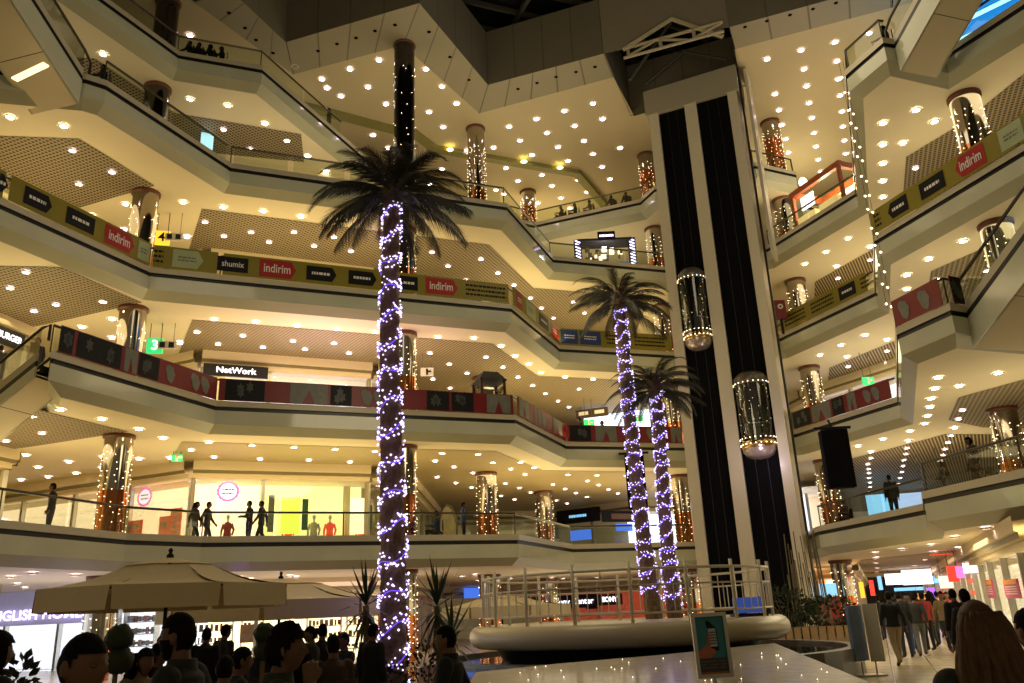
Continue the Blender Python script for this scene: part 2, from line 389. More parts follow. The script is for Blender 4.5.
def banner_root(k, sg, t0, name, label): return thing(name, sg.m(t0, LV[k]+.3, .1).translation, label, 'banner', 'banners on the %s' % ORD[k])
def arrow_pts(w, h, d):
    e = .28*h
    if d > 0: return [(-w/2, -h/2), (w/2-e, -h/2), (w/2, 0), (w/2-e, h/2), (-w/2, h/2)]
    if d < 0: return [(-w/2+e, -h/2), (w/2, -h/2), (w/2, h/2), (-w/2+e, h/2), (-w/2, 0)]
    return [(-w/2, -h/2), (w/2, -h/2), (w/2, h/2), (-w/2, h/2)]
def scribble(bm, M, w, h, rows, mi, rnd):
    """rows of unreadably small print"""
    for r in range(rows):
        y = h/2-(r+.5)*h/rows; x = -w/2
        while x < w/2:
            l = min(rnd.uniform(.05, .16), w/2-x)
            if l < .02: break
            shape(bm, M, [(x+a, y+b) for a, b in ((0, -.22*h/rows), (l, -.22*h/rows), (l, .22*h/rows), (0, .22*h/rows))], mi); x += l+.03
rnd = random.Random(3)
def mustard(k, A, B, px0, px1, py, signs, label):
    sg = Seg(A, B); t0 = max(.08, sg.at(px0, py)) if px0 is not None else .08; t1 = min(sg.L-.12, sg.at(px1, py)) if px1 is not None else sg.L-.12
    r = banner_root(k, sg, t0, 'mustard_banner', label); z0, z1 = LV[k]+.3, LV[k]+1.2
    bm = NB(); plate(bm, sg, t0, t1, z0, z1, .10, .02); obj('cloth', bm, YELB, r)
    for (a, b, yy, kind, word, d) in signs:
        ta, tb = sg.at(a, yy), sg.at(b, yy); w = abs(tb-ta); M = sg.m((ta+tb)/2, (z0+z1)/2, .125)
        if kind == 'text':
            bm = NB(); scribble(bm, M, w, .62, 3, 0, rnd); obj('small_print', bm, BLKB, r); continue
        bm = NB(); h = .74 if kind != 'black' else .62
        shape(bm, M, arrow_pts(w, h, d)); o = obj('arrow_sign' if d else 'name_sign', bm, {'black': BLKB, 'red': REDS, 'pale': PALE, 'blue': CL['blue']}[kind], r)
        o['label'] = {'black': 'black printed sign', 'red': 'red printed sign', 'pale': 'pale green printed sign', 'blue': 'blue printed panel'}[kind]
        M2 = M @ Matrix.Translation((-.03*d, 0, .012)); bm = NB()
        if word: text_bm(bm, word, M2, .52 if kind == 'red' else .34, 0, w*.72, .012)
        else: scribble(bm, M2, w*.6, .26, 1 if kind == 'black' else 2, 0, rnd)
        obj('lettering', bm, WHITE if kind != 'pale' else GREYB, o)
e = E3
mustard(3, e[1], e[2], None, None, 200, [], 'mustard yellow banner at the extreme left of the third gallery')
mustard(3, e[2], e[3], None, None, 240, [(-6, 4, 195, 'black', None, 1), (19, 49, 210, 'black', None, 1), (62, 92, 228, 'black', None, 0), (101, 132, 246, 'red', 'indirim', 1), (135, 147, 255, 'pale', None, 0)],
        'mustard banner with black signs and a red arrow on the left wing, third gallery')
mustard(3, e[3], e[4], None, None, 262, [(153, 163, 262, 'text', None, 0), (172, 203, 265, 'pale', None, 1)], 'short mustard banner with a pale arrow right of the corner, third gallery')
mustard(3, e[4], e[5], None, None, 285, [(217, 248, 266, 'black', 'shumix', 0), (259, 296, 271, 'red', 'indirim', 1), (306, 336, 275, 'black', None, 1), (348, 376, 279, 'black', None, 1), (399, 417, 283, 'black', None, 0), (425, 457, 288, 'red', 'indirim', 1), (465, 505, 295, 'text', None, 0)],
        'long mustard banner with red and black arrows across the back of the third gallery')
mustard(3, e[5], e[6], None, None, 325, [(514, 520, 305, 'red', None, 0), (524, 533, 312, 'pale', None, 0), (537, 546, 322, 'black', None, 0), (549, 556, 332, 'red', None, 0)], 'mustard banner on the receding edge of the third gallery, middle of the picture')
mustard(3, e[6], e[7], None, None, 345, [(560, 577, 338, 'blue', None, 0), (579, 600, 340, 'blue', None, 0), (606, 628, 342, 'text', None, 0), (634, 664, 345, 'text', None, 0)], 'mustard banner behind the middle palm on the third gallery')
mustard(3, e[8], e[9], 782, 874, 312, [(786, 808, 318, 'text', None, 0), (812, 836, 303, 'text', None, 0), (840, 858, 290, 'black', None, 0), (862, 872, 280, 'text', None, 0)], 'mustard banner right of the lift tower on the third gallery, far right wing')
mustard(3, e[10], e[11], None, None, 200, [(877, 884, 222, 'text', None, 0), (890, 912, 210, 'black', None, -1), (922, 950, 190, 'black', None, 0), (958, 992, 170, 'red', 'indirim', -1), (1003, 1030, 145, 'pale', None, 0)],
        'mustard banner with left-pointing red arrow at the near right of the third gallery')
mustard(3, e[11], e[12], None, 1100, 150, [], 'mustard banner at the extreme right edge of the third gallery')

def redbanner(k, A, B, px0, px1, py, panels, label):
    sg = Seg(A, B); t0 = max(.08, sg.at(px0, py)) if px0 is not None else .08; t1 = min(sg.L-.12, sg.at(px1, py)) if px1 is not None else sg.L-.12
    r = banner_root(k, sg, t0, 'red_banner', label); z0, z1 = LV[k]+.3, LV[k]+1.15; zc = (z0+z1)/2
    bm = NB(); plate(bm, sg, t0, t1, z0, z1, .10, .02); obj('cloth', bm, REDB, r)
    for (f0, f1, kind) in panels:
        a, b = t0+(t1-t0)*f0, t0+(t1-t0)*f1; w = b-a; h = z1-z0-.06; M = sg.m((a+b)/2, zc, .123); bm = NB()
        if kind == 'black':
            shape(bm, M, arrow_pts(w, h, 0)); o = obj('black_panel', bm, BLKB, r)
            bm = NB()
            for q in range(3):
                x = rnd.uniform(-.3, .3)*w; shape(bm, M @ Matrix.Translation((x, rnd.uniform(-.15, .15), .01)), [(.16*math.cos(u*PI/6)*(1 if u % 2 else .55), .24*math.sin(u*PI/6)*(1 if u % 2 else .6)) for u in range(12)])
            obj('print', bm, mat('dim_print', (.05, .06, .055), .4, noise=.3), o)
        elif kind == 'curve':
            for q in range(max(1, int(w/.5))):
                x = -w/2+.25+q*.5; pts = [(x+.24*math.cos(u*2*PI/14)*(1-.35*math.sin(u)), .30*math.sin(u*2*PI/14)*(1-.2*math.cos(2*u))) for u in range(14)]
                shape(bm, M, pts)
            o = obj('printed_swirl', bm, GREYB, r)
        else:
            shape(bm, M, [(-w/2, -h/2), (-w/6, -h/2), (0, h/6), (w/6, -h/2), (w/2, -h/2), (w/2, h/2), (-w/2, h/2)]); o = obj('printed_figure', bm, GREYB, r)
e = E2
redbanner(2, e[2], e[3], None, None, 385, [(.0, .07, 'black'), (.09, .34, 'black'), (.36, .44, 'fig'), (.45, .58, 'black'), (.62, .74, 'curve'), (.80, .96, 'curve')], 'dark red banner with black panels on the left wing of the second gallery')
redbanner(2, e[3], e[4], None, None, 410, [(.02, .14, 'black'), (.22, .34, 'fig'), (.35, .42, 'black'), (.45, .56, 'curve'), (.68, .76, 'black'), (.77, .85, 'black'), (.90, .99, 'fig')], 'long dark red banner across the back of the second gallery')
redbanner(2, e[4], e[5], None, None, 430, [(.02, .2, 'fig'), (.3, .6, 'curve'), (.7, .9, 'fig')], 'red banner on the receding edge of the second gallery, middle of the picture')
redbanner(2, e[5], e[6], None, None, 445, [(.02, .2, 'black'), (.24, .42, 'fig'), (.5, .6, 'black'), (.68, .85, 'curve'), (.9, .99, 'fig')], 'red banner behind the two far palms on the second gallery')
redbanner(2, e[7], e[8], 795, 898, 420, [(0, .2, 'black'), (.22, .42, 'fig'), (.44, .56, 'black'), (.6, .68, 'fig'), (.75, .96, 'curve')], 'red and black banner right of the lift tower on the second gallery')
redbanner(2, e[9], e[10], None, None, 330, [(.12, .4, 'curve'), (.55, .85, 'curve')], 'red banner at the near right of the second gallery')
redbanner(2, e[10], e[11], None, None, 320, [(0, 1, 'black')], 'short black end panel of the banner beside the right escalator')

# ------------------------------------------------------------------ columns
def bulbs(bm, c, r, z0, z1, ns, nz, rr, rg):
    for s in range(ns):
        a0 = 2*PI*s/ns+rg.uniform(-.1, .1)
        for q in range(nz):
            a = a0+rg.uniform(-.13, .13); z = z0+(z1-z0)*(q+rg.uniform(.1, .9))/nz
            octa(bm, (c[0]+r*math.cos(a), c[1]+r*math.sin(a), z), rr)
NCOL = {}
def column(x, y, z0, z1, label, split=.5, dark=False, lights=1.0):
    key = (round(z1-z0, 2), split, dark, lights)
    if key in NCOL:
        t = copy_tree(NCOL[key]); t.matrix_basis = Matrix.Translation((x, y, z0)); t['label'] = label; return t
    t = thing('mirrored_column', (x, y, z0), label, 'column', 'mirrored columns'); h = z1-z0
    bm = NB(); lathe(bm, (x, y, z0), [(.5, h*split), (.5, h)], 28); obj('shaft', bm, CHROME if not dark else mat('dark_mirror', (.10, .09, .09), .12, 1, noise=.2), t, True)
    bm = NB(); lathe(bm, (x, y, z0), [(.5, 0), (.5, h*split)], 28); obj('lower_cladding', bm, COPPER if not dark else MATS['dark_mirror'], t, True)
    bm = NB(); lathe(bm, (x, y, z0), [(.505, h-.16), (.56, h-.12), (.56, h), (.5, h)], 28); obj('collar', bm, COLLAR, t, True)
    if lights:
        bm = NB(); rg = random.Random(len(NCOL)); bulbs(bm, (x, y), .53, z0+.2, z0+h*.85, 11, int(h*3.0*lights), .019, rg); tag(obj('fairy_lights', bm, BULBW, t), kind='stuff')
    NCOL[key] = t; return t
CA, CB, CC, CD, CE, CF, CG, CH = (-14.6, 29.6), (-4.7, 33.95), (-1.6, 41.6), (1.5, 49.5), (8.9, 45.4), (15.8, 42.3), (16.45, 25.25), (19.0, 31.5)
CN = {'left wing': CA, 'back wing behind the tall palm': CB, 'recess corner': CC, 'recess, deepest': CD, 'gallery left of the lift tower': CE, 'gallery right of the lift tower': CF}
for nm, c in CN.items():
    for k in range(0, 4):
        if c is CD and k in (2, 3): continue
        column(*c, LV[k], LV[k+1]-DROP, 'mirrored column with fairy lights on the %s, %s' % (ORD[k], nm), .5 if c is not CA or k == 1 else .35, False, 1.0 if (c is not CA or k < 2) else .3)
column(*CA, LV[4], LV[5]-DROP, 'dark mirrored column on the left wing of the fourth gallery', .35, True, 0)
column(-14.9, 30.3, LV[5], ROOF, 'dark mirrored column on the top gallery, far left corner', .35, True, 0)
column(*CB, LV[4], ROOF, 'tall dark column rising behind the tall palm to the roof', .5, True, .25)
column(*CC, LV[4], ROOF, 'tall mirrored column with fairy lights just right of the tall palm', .55)
column(*CD, LV[5], ROOF, 'short copper column on the top gallery under the roof lights', .7)
column(*CE, LV[4], LV[5]-DROP, 'column with golden fairy lights beside the neon kiosk on the fourth gallery')
column(*CE, LV[5], ROOF, 'copper column on the top gallery just left of the lift tower', .7)
column(*CF, LV[4], LV[5]-DROP, 'column on the fourth gallery just right of the lift tower')
column(*CF, LV[5], ROOF, 'column on the small top balcony right of the lift tower', .7)
column(*CG, LV[2], LV[3]-DROP, 'column behind the right-hand escalator on the second gallery')
column(*CG, LV[3], LV[4]-DROP, 'column rising behind the near right mustard banner', .5)
column(*CH, LV[1], LV[2]-DROP, 'copper column on the lowest gallery at the far right')
column(20.5, 33.5, 0, LV[1]-DROP, 'mirrored column by the right-hand shop windows on the ground floor')

# ------------------------------------------------------------------ recessed downlights, each where it shines
LENSM = {}
def lightmesh(m, r):
    bm = NB(); lathe(bm, (0, 0, 0), [(0, -.02), (r*.72, -.02)], 14, 0); lathe(bm, (0, 0, 0), [(r*.72, -.02), (r*.8, -.035), (r, -.03), (r*1.02, 0)], 14, 1)
    me = bpy.data.meshes.new('downlight'); bm.to_mesh(me); bm.free(); me.materials.append(m); me.materials.append(TRIM); return me
LW, LPk, LS = lightmesh(DOWN, .17), lightmesh(DOWNP, .15), lightmesh(DOWNP, .19)
def lights(pts, z, me, label, group):
    for (px, py) in pts:
        p = P(px, py, z-.02); o = bpy.data.objects.new('downlight', me); C.objects.link(o); o.location = p
        tag(o, label, 'downlight', group)
S = lambda k: LV[k]-DROP
lights([(103, 54), (190, 99), (228, 105.5), (265, 123.5), (287, 140.5), (307.5, 156), (326, 171)], S(5), LW, 'round downlight in the cream ceiling above the fourth gallery, left wing', 'downlights above the fourth gallery left')
lights([(223.5, 129.5), (250.5, 149)], S(5)-.02, LPk, 'lilac downlight in the dark lattice ceiling above the fourth gallery', 'lattice downlights above the fourth gallery')
lights([(10, 117), (64, 126), (92, 215), (125.5, 204), (183, 202), (223, 207), (263, 211), (301, 216.5)], S(4), LW, 'round downlight in the cream ceiling above the third gallery, left half', 'downlights above the third gallery left')
lights([(72.5, 150.5), (112, 172), (79, 184), (45, 198), (1, 175)], S(4)-.02, LPk, 'lilac downlight in the lattice ceiling at the left above the third gallery', 'lattice downlights above the third gallery left')
lights([(124, 230), (187, 237), (224, 236), (251, 232), (269, 242), (294, 232), (314, 246), (334, 237), (205, 222), (351, 251), (383, 244), (432, 252), (448, 266), (466, 280), (481, 259), (498, 273), (514, 285), (530.5, 298), (541.5, 308), (553.5, 318), (573.5, 302), (584.5, 313)], S(4)-.02, LPk, 'lilac downlight in the slatted ceiling across the back of the third gallery', 'lattice downlights above the third gallery back')
lights([(26, 272), (10, 288), (56, 304.5), (34, 311)], S(3)-.02, LPk, 'downlight in the small lattice ceiling at the left above the second gallery', 'lattice downlights above the second gallery left')
lights([(103, 301.5), (112, 319), (82, 327), (214, 319), (256, 322), (297, 325.5), (337, 329), (375, 332), (438, 337), (474, 338), (501, 346), (515, 356), (529, 364), (541, 372.5), (565, 377), (593, 379)], S(3), LW, 'round downlight in the cream ceiling band above the second gallery', 'downlights above the second gallery')
lights([(197, 332), (243, 335.5), (180, 343), (218, 344), (263, 347), (293, 341), (305, 349), (334, 343), (112, 338), (349, 353), (430, 353), (449.5, 364), (467, 373), (433, 379), (450, 388), (486, 357), (503, 367), (518, 377), (532.5, 385.5), (545.5, 393.5), (558, 401), (579, 389), (569, 407)], S(3)-.02, LPk, 'downlight in the slatted ceiling across the back of the second gallery', 'lattice downlights above the second gallery back')
lights([(7, 415), (32, 416), (60, 409.5), (102, 419), (139, 429), (163, 438), (209, 442), (252, 445), (294, 447), (335, 449), (375, 451), (442, 453), (478, 454), (26, 455), (38, 467), (76, 473), (493, 462.5), (520.5, 462), (534, 467.5), (568, 474.5), (597, 475), (626, 475.5)], S(2), LW, 'round downlight in the cream ceiling band above the lowest gallery', 'downlights above the lowest gallery')
lights([(42, 433), (6, 441), (21, 480), (48, 477), (69, 462), (103, 457), (102, 468), (139, 459), (170, 458), (191, 450), (214, 457), (260, 459), (309, 460), (350, 462), (435, 461), (437, 477), (454, 467), (511, 469), (525, 474.5), (473, 473), (456, 483), (471.5, 487.5), (505.5, 483.5), (519.5, 488), (501, 496), (514.5, 499.5), (530.5, 492.5), (553, 484.5), (565, 489), (576, 493), (587, 497), (567, 503.5), (556.5, 500.5), (587.5, 481), (598.5, 485), (608.5, 489.5), (618, 493.5)], S(2)-.02, LPk, 'small downlight in the bronze ceiling deep above the lowest gallery', 'bronze ceiling downlights above the lowest gallery')
lights([(11, 577), (33, 573), (76, 575), (25, 588), (52, 591), (17, 584), (240, 577), (251, 579), (252, 583), (258, 581), (290, 576), (296, 577), (309, 579), (265, 586), (462, 577), (475, 575), (478, 581), (505, 583), (519, 589), (538, 586), (552, 578), (563, 579), (575, 580), (586, 581), (597, 578), (510, 579)], S(1)-.02, LPk, 'downlight in the ground floor ceiling behind the umbrellas', 'ground floor downlights')
lights([(350, 69), (379, 60), (426, 69), (442, 86.5), (368, 87), (386, 104), (429, 112), (456.5, 103.5), (443, 127), (388, 148), (430, 155), (442, 169), (373, 135), (509, 126.5), (536.5, 119), (564.5, 111), (593, 103.5), (547, 133), (574.5, 126), (602.5, 119), (493.5, 147.5), (520, 140.5), (532, 155), (558, 147), (584, 141), (506, 168), (518, 181), (568, 161), (593, 154), (620, 148), (542, 175), (552, 186), (602, 167), (610, 179), (578, 180), (587, 192), (561, 198), (570, 208), (538, 203), (504, 194), (322, 79), (341, 96), (327, 88), (190, 35), (295, 66), (467, 150), (482, 181), (496, 190), (430, 184)], ROOF, LS, 'pinkish downlight in the roof ceiling between the tall column and the lift tower', 'roof downlights left of the lift tower')
lights([(767, 59), (801, 50), (835, 42), (869, 33), (804, 69), (837, 61), (775, 94), (806.5, 86), (838.5, 79), (779, 110), (809, 103), (840, 95.5), (812, 118), (842, 111.5), (782, 125), (785.5, 139), (814, 133), (788.5, 152.5), (816, 146.5), (818.5, 159.5), (821, 171.5), (843, 126.5), (844.5, 140.5), (846, 153.5), (847.5, 166)], ROOF, LS, 'pinkish downlight in the roof ceiling right of the lift tower', 'roof downlights right of the lift tower')
lights([(883, 123), (934.5, 121.5), (916, 110), (883, 144.5), (903, 143), (883, 163.5), (883, 181), (883, 197)], S(4), LW, 'bright downlight in the cream ceiling above the near right of the third gallery', 'downlights above the near right third gallery')
lights([(915.5, 168), (1020, 124)], S(4)-.02, LPk, 'downlight in the lattice ceiling above the near right of the third gallery', 'lattice downlights above the near right third gallery')
lights([(848, 238.5), (826, 252), (805, 264)], S(4), LW, 'downlight in the cream band above the third gallery just right of the lift tower', 'downlights above the far right third gallery')
lights([(836.5, 266.5), (838, 278.5), (870, 247), (870, 260)], S(4)-.02, LPk, 'downlight in the slatted ceiling above the third gallery right of the lift tower', 'slat downlights above the far right third gallery')
lights([(963, 241), (928.5, 259), (907, 275), (906.5, 289), (937, 279), (987, 270.5)], S(3), LW, 'downlight in the ceiling above the near right of the second gallery', 'downlights above the near right second gallery')
lights([(865, 335), (841, 345), (820, 355)], S(3), LW, 'downlight in the cream band above the second gallery right of the lift tower', 'downlights above the far right second gallery')
lights([(887, 340), (887, 351), (847, 357), (848, 366.5), (851, 375), (886, 362), (887, 370)], S(3)-.02, LPk, 'downlight in the slatted ceiling above the second gallery right of the lift tower', 'slat downlights above the far right second gallery')
lights([(938, 377.5), (935, 388.5), (931, 398.5), (930, 407), (927.5, 416), (925, 423.5), (910, 431), (883, 439), (858, 446), (959, 386), (998, 373)], S(2), LW, 'downlight in the cream ceiling above the right side of the lowest gallery', 'downlights above the right lowest gallery')
lights([(871, 452), (871, 458), (868, 464), (868.5, 469), (869, 473), (869, 478), (870, 482.5), (870, 487), (870, 492), (908.5, 441), (907, 448), (906, 454), (904, 460), (903, 466), (902, 472), (900, 478), (899, 484), (962.5, 410), (958.5, 419), (954.5, 428), (951, 435.5), (948, 442.5), (945, 449), (943, 455), (940, 460.5), (1014, 418), (1008, 430)], S(2)-.02, LPk, 'small downlight in a row along the corridor ceiling of the lowest gallery, right', 'corridor downlights of the lowest gallery')
lights([(875, 553), (876, 558), (876, 563), (877, 568), (877, 572), (931, 545), (902, 549.5), (986, 528), (955, 537), (915, 566), (905, 572), (925, 560), (934, 552), (958, 548)], S(1)-.02, LPk, 'downlight in the ground floor corridor ceiling at the right', 'ground floor corridor downlights')

# ------------------------------------------------------------------ shop walls behind the galleries
def lit(name, col, s): return mat(name, tuple(min(1, c) for c in col), .6, 0, col, s, noise=.1, nscale=1.5)  # shop lighting put into the surface as emission instead of lamps inside
I_PEACH = lit('peach_shop_interior', (1.0, .72, .44), 1.7); I_LIME = lit('lime_shop_interior', (1.0, .93, .42), .85); I_WHITE = lit('violet_white_interior', (.95, .84, 1.0), 1.7)
I_YEL = lit('amber_shop_interior', (.95, .68, .26), .6); I_DIM = lit('dim_shop_interior', (.5, .38, .2), .12); I_COOL = lit('cool_shop_interior', (.78, .80, 1.0), 2.0)
I_HOT = lit('warm_white_interior', (1.0, .84, .55), 1.5); I_RED = mat('red_shop_interior', (.5, .10, .06), .6, 0, (.75, .10, .05), .30, noise=.9, nscale=1.2); I_BLUE = lit('blue_screen_interior', (.12, .45, 1.0), .9)
OLV = mat('olive_recess', (.22, .18, .08), .6, noise=.08)
wc = [0]
def shopwall(pts, k, mats, zt=None, names=None):
    z = LV[k]; zt = zt or ((LV[k+1]-DROP) if k < 5 else ROOF)
    for i in range(len(pts)-1):
        wc[0] += 1; bm = NB(); seg = [pts[i], pts[i+1]]
        strips(bm, seg, [(-.5, zt), (-.5, zt-.38), (-.42, zt-.40), (-.42, zt-.55), (-.22, zt-.56), (-.22, zt-.72), (1.5, zt-.75), (1.5, z)], [0, 0, 2, 0, 0, 0, 1])
        s = Seg(*seg); n = max(1, round(s.L/3.4))
        for q in range(n+1): box(bm, s.m(s.L*q/n, (z+zt-.75)/2, -.05), .16, zt-.75-z, .2, 3)
        struct('wall_shop_%d' % wc[0], bm, [WALLM, mats[i] if isinstance(mats, list) else mats, OLV, STEEL])
        if k <= 2:
            bm = NB(); plate(bm, s, .05, s.L-.05, z+.03, zt-.77, -.1, .01); struct('window_%d' % wc[0], bm, SHOPGL)
WB = [(-34, 44.5), (-14.1, 35.4), (-11.35, 36.6), (-7.0, 38.5), (-5.7, 41.0), (-5.7, 60)]
WL = [(-24, 8), (-20.6, 27), (-19.8, 31.5), (-34, 38)]
WM = [(-5.7, 58), (2, 60), (8, 56), (14.5, 59), (17.2, 50)]
for k, (wb, wl, wmid) in {0: ([I_COOL, I_HOT, I_HOT, I_HOT, I_RED], [I_COOL, I_COOL, I_DIM], [I_DIM, I_RED, I_RED, I_HOT]),
                          1: ([I_PEACH, I_PEACH, I_LIME, WALLM, I_DIM], [I_YEL, I_YEL, I_YEL], [I_DIM, I_DIM, I_COOL, I_DIM]),
                          2: ([I_YEL, I_WHITE, I_WHITE, I_WHITE, I_DIM], [I_YEL, I_DIM, I_YEL], I_DIM),
                          3: (I_DIM, I_DIM, I_DIM),
                          4: (I_DIM, I_DIM, WALLM)}.items():
    shopwall(WB, k, wb); shopwall(WL, k, wl); shopwall(WM, k, wmid)
WR = [(16.6, 52), (17.3, 47.5), (20.2, 41.8), (21.8, 37.6), (29, 34), (29, 8)]
for k in (2, 3): shopwall(WR, k, [I_YEL, I_WHITE if k == 2 else I_DIM, I_DIM, I_DIM, I_DIM])
shopwall([(17.2, 46.5), (38, 97)], 1, I_COOL); shopwall([(45, 88), (23.5, 35), (26, 20)], 1, I_DIM)
shopwall([(17.6, 46.0), (38.5, 97)], 0, [lit('orange_shop_interior', (1, .42, .12), .6)]); shopwall([(45, 97), (17.0, 31.2), (12.6, 20.6)], 0, [I_HOT, I_HOT])
bm = NB(); quad(bm, ((20, 58, 19.3), (34, 34, 19.3), (34, 34, ROOF), (20, 58, ROOF))); quad(bm, ((-30, 62, 24.3), (24, 66, 24.3), (24, 66, ROOF), (-30, 62, ROOF))); struct('wall_back', bm, WALLM)
bm = NB(); quad(bm, ((-26, 6, 24.3), (-24, 40, 24.3), (-24, 40, ROOF), (-26, 6, ROOF))); quad(bm, ((-24, 40, 24.3), (-12, 46, 24.3), (-12, 46, ROOF), (-24, 40, ROOF))); struct('wall_left', bm, WALLM)
bm = NB(); quad(bm, ((37, 98, 0), (47, 94, 0), (47, 94, 9), (37, 98, 9))); struct('wall_corridor_end', bm, mat('dark_blue_wall', (.01, .012, .03), .6, noise=.2))
S_B0 = Seg(WB[0], WB[1]); S_B1 = Seg(WB[1], WB[3]); S_B2 = Seg(WB[3], WB[4]); S_L1 = Seg(WL[1], WL[2]); S_L0 = Seg(WL[0], WL[1]); S_M1 = Seg(WM[1], WM[2]); S_M2 = Seg(WM[2], WM[3]); S_M0 = Seg(WM[0], WM[1])

# ------------------------------------------------------------------ signs on the shops
def sign(sg, px0, px1, py0, py1, word, back, front, label, name='shop_sign', size=.6, off=.75, bold=.02, wfrac=.72, th=.12):
    off0 = off; A = sg.A+sg.n*off; g = Seg(A, A+sg.d*sg.L); t0, t1 = g.at(px0, (py0+py1)/2), g.at(px1, (py0+py1)/2); z1, z0 = g.zat((px0+px1)/2, py0), g.zat((px0+px1)/2, py1)
    M = g.m((t0+t1)/2, (z0+z1)/2, 0); t = thing(name, M.translation, label, 'sign'); w, h = abs(t1-t0), abs(z1-z0)
    if back:
        bm = NB(); box(bm, M, w, h, th); obj('board', bm, back, t)
    if word:
        bm = NB(); text_bm(bm, word, M @ Matrix.Translation((0, 0, th/2+.012)), h*size, 0, w*wfrac, bold); obj('lettering', bm, front, t)
    return t, M, w, h
GW = glow('white_sign_light', (.95, .92, 1), 1.5); GV = glow('violet_sign_light', (.72, .62, 1), 2.4); GC = glow('cyan_sign_light', (.25, .6, .9), .9); GR = glow('red_sign_light', (1, .05, .03), .8)
GB = glow('blue_sign_light', (.06, .18, .8), .8); GG = glow('green_sign_light', (.03, .55, .16), .9); GP = glow('pink_ring_light', (.95, .18, .55), 1.1); GY = glow('yellow_sign_light', (1, .55, .04), .9)
sign(S_B1, 203, 268, 365.5, 377, 'NetWork', BLKB, GW, 'black shop sign with white lettering at the back of the second gallery', wfrac=.62, size=.7)
sign(S_B0, -30, 100, 588, 625, None, mat('lilac_fascia', (.35, .33, .45), .5, 0, (.45, .42, .62), .22, noise=.1), GV, 'lilac-grey fascia board of the home shop at the far left of the ground floor')
sign(S_B0, -13, 84, 608, 622, 'ENGLISH HOME', None, GV, 'glowing white lettering of the home shop at the far left of the ground floor', size=1.0, wfrac=.98, off=.90)
sign(S_M1, 520, 586, 596, 609, None, BLKB, GW, 'black fascia board of the electronics shop on the ground floor, left part')
sign(S_M1, 586, 596, 594, 609, None, BLKB, GW, 'black end piece of the electronics shop fascia')
sign(S_M1, 556, 594, 597, 606, 'Sony Center', None, GW, 'white lettering on the black fascia of the electronics shop, ground floor', size=.9, wfrac=1.0, off=.86)
sign(S_M2, 596, 622, 594, 605, 'SONY', BLKB, GW, 'black sign with bold white capitals over the red shop, ground floor', size=.62, wfrac=.6, bold=.04)
sign(S_M0, 464, 481, 588, 598, None, GB, GW, 'blue and white lit sign left of the plant on the ground floor')
sign(S_L0, -8, 24, 329, 346, 'BURGER', BLKB, GW, 'dark restaurant sign with white capitals at the left edge, second gallery', size=.55, wfrac=.8, off=.9)
t, M, w, h = sign(S_M1, 557, 600, 509, 523, None, BLKB, GC, 'black shop fascia with small cyan lettering on the lowest gallery', off=.8)
bm = NB(); scribble(bm, M @ Matrix.Translation((0, 0, .08)), w*.4, h*.42, 1, 0, rnd); obj('lettering', bm, GC, t)
t, M, w, h = sign(S_M2, 602, 640, 511, 522, None, BLKB, GW, 'black shop fascia with brown tiles beside the cyan-lettered shop, lowest gallery', off=.8)
bm = NB(); box(bm, M @ Matrix.Translation((w*.08, 0, .07)), w*.7, h*.5, .03); obj('tile_band', bm, mat('brown_tiles', (.2, .1, .05), .4, noise=.4, nscale=12), t)
sign(S_M1, 571, 591, 530, 540, None, GB, GW, 'small blue lit board behind the railing on the lowest gallery', off=3)
sign(S_M2, 616, 632, 524, 531, None, GB, GW, 'second small blue lit sign further right on the lowest gallery', off=1.2)
# pink ring signs, posters and goods in the lowest-gallery windows
def ring_sign(sg, px, py, rad, label):
    A = sg.A+sg.n*(-.35); g = Seg(A, A+sg.d*sg.L); M = g.m(g.at(px, py), g.zat(px, py)); t = thing('round_sign', M.translation, label, 'sign')
    bm = NB(); n = 28
    for mi, r0, r1 in ((0, .80*rad, rad),):
        for q in range(n):
            a, b = 2*PI*q/n, 2*PI*(q+1)/n
            f = 1+.05*(q % 2)
            quad(bm, [M @ Vector((r*math.cos(x)*1.05, r*math.sin(x), .03)) for r, x in ((r0, a), (r1*f, a), (r1*f, b), (r0, b))])
    obj('pink_ring', bm, GP, t)
    bm = NB(); shape(bm, M, [(.82*rad*1.05*math.cos(2*PI*q/n), .82*rad*math.sin(2*PI*q/n)) for q in range(n)]); obj('white_disc', bm, glow('white_disc_light', (1, .95, .95), 1.3), t)
    bm = NB()
    scribble(bm, M @ Matrix.Translation((0, 0, .02)), rad*1.1, rad*.75, 2, 0, rnd)
    obj('lettering', bm, mat('lilac_print', (.6, .35, .6), .5, noise=.1), t)
ring_sign(S_B0, 145, 497, .42, 'small white round sign with pink scalloped ring in the left shop window')
ring_sign(S_B1, 228, 491.5, .44, 'larger white round sign with pink ring in the middle shop window')
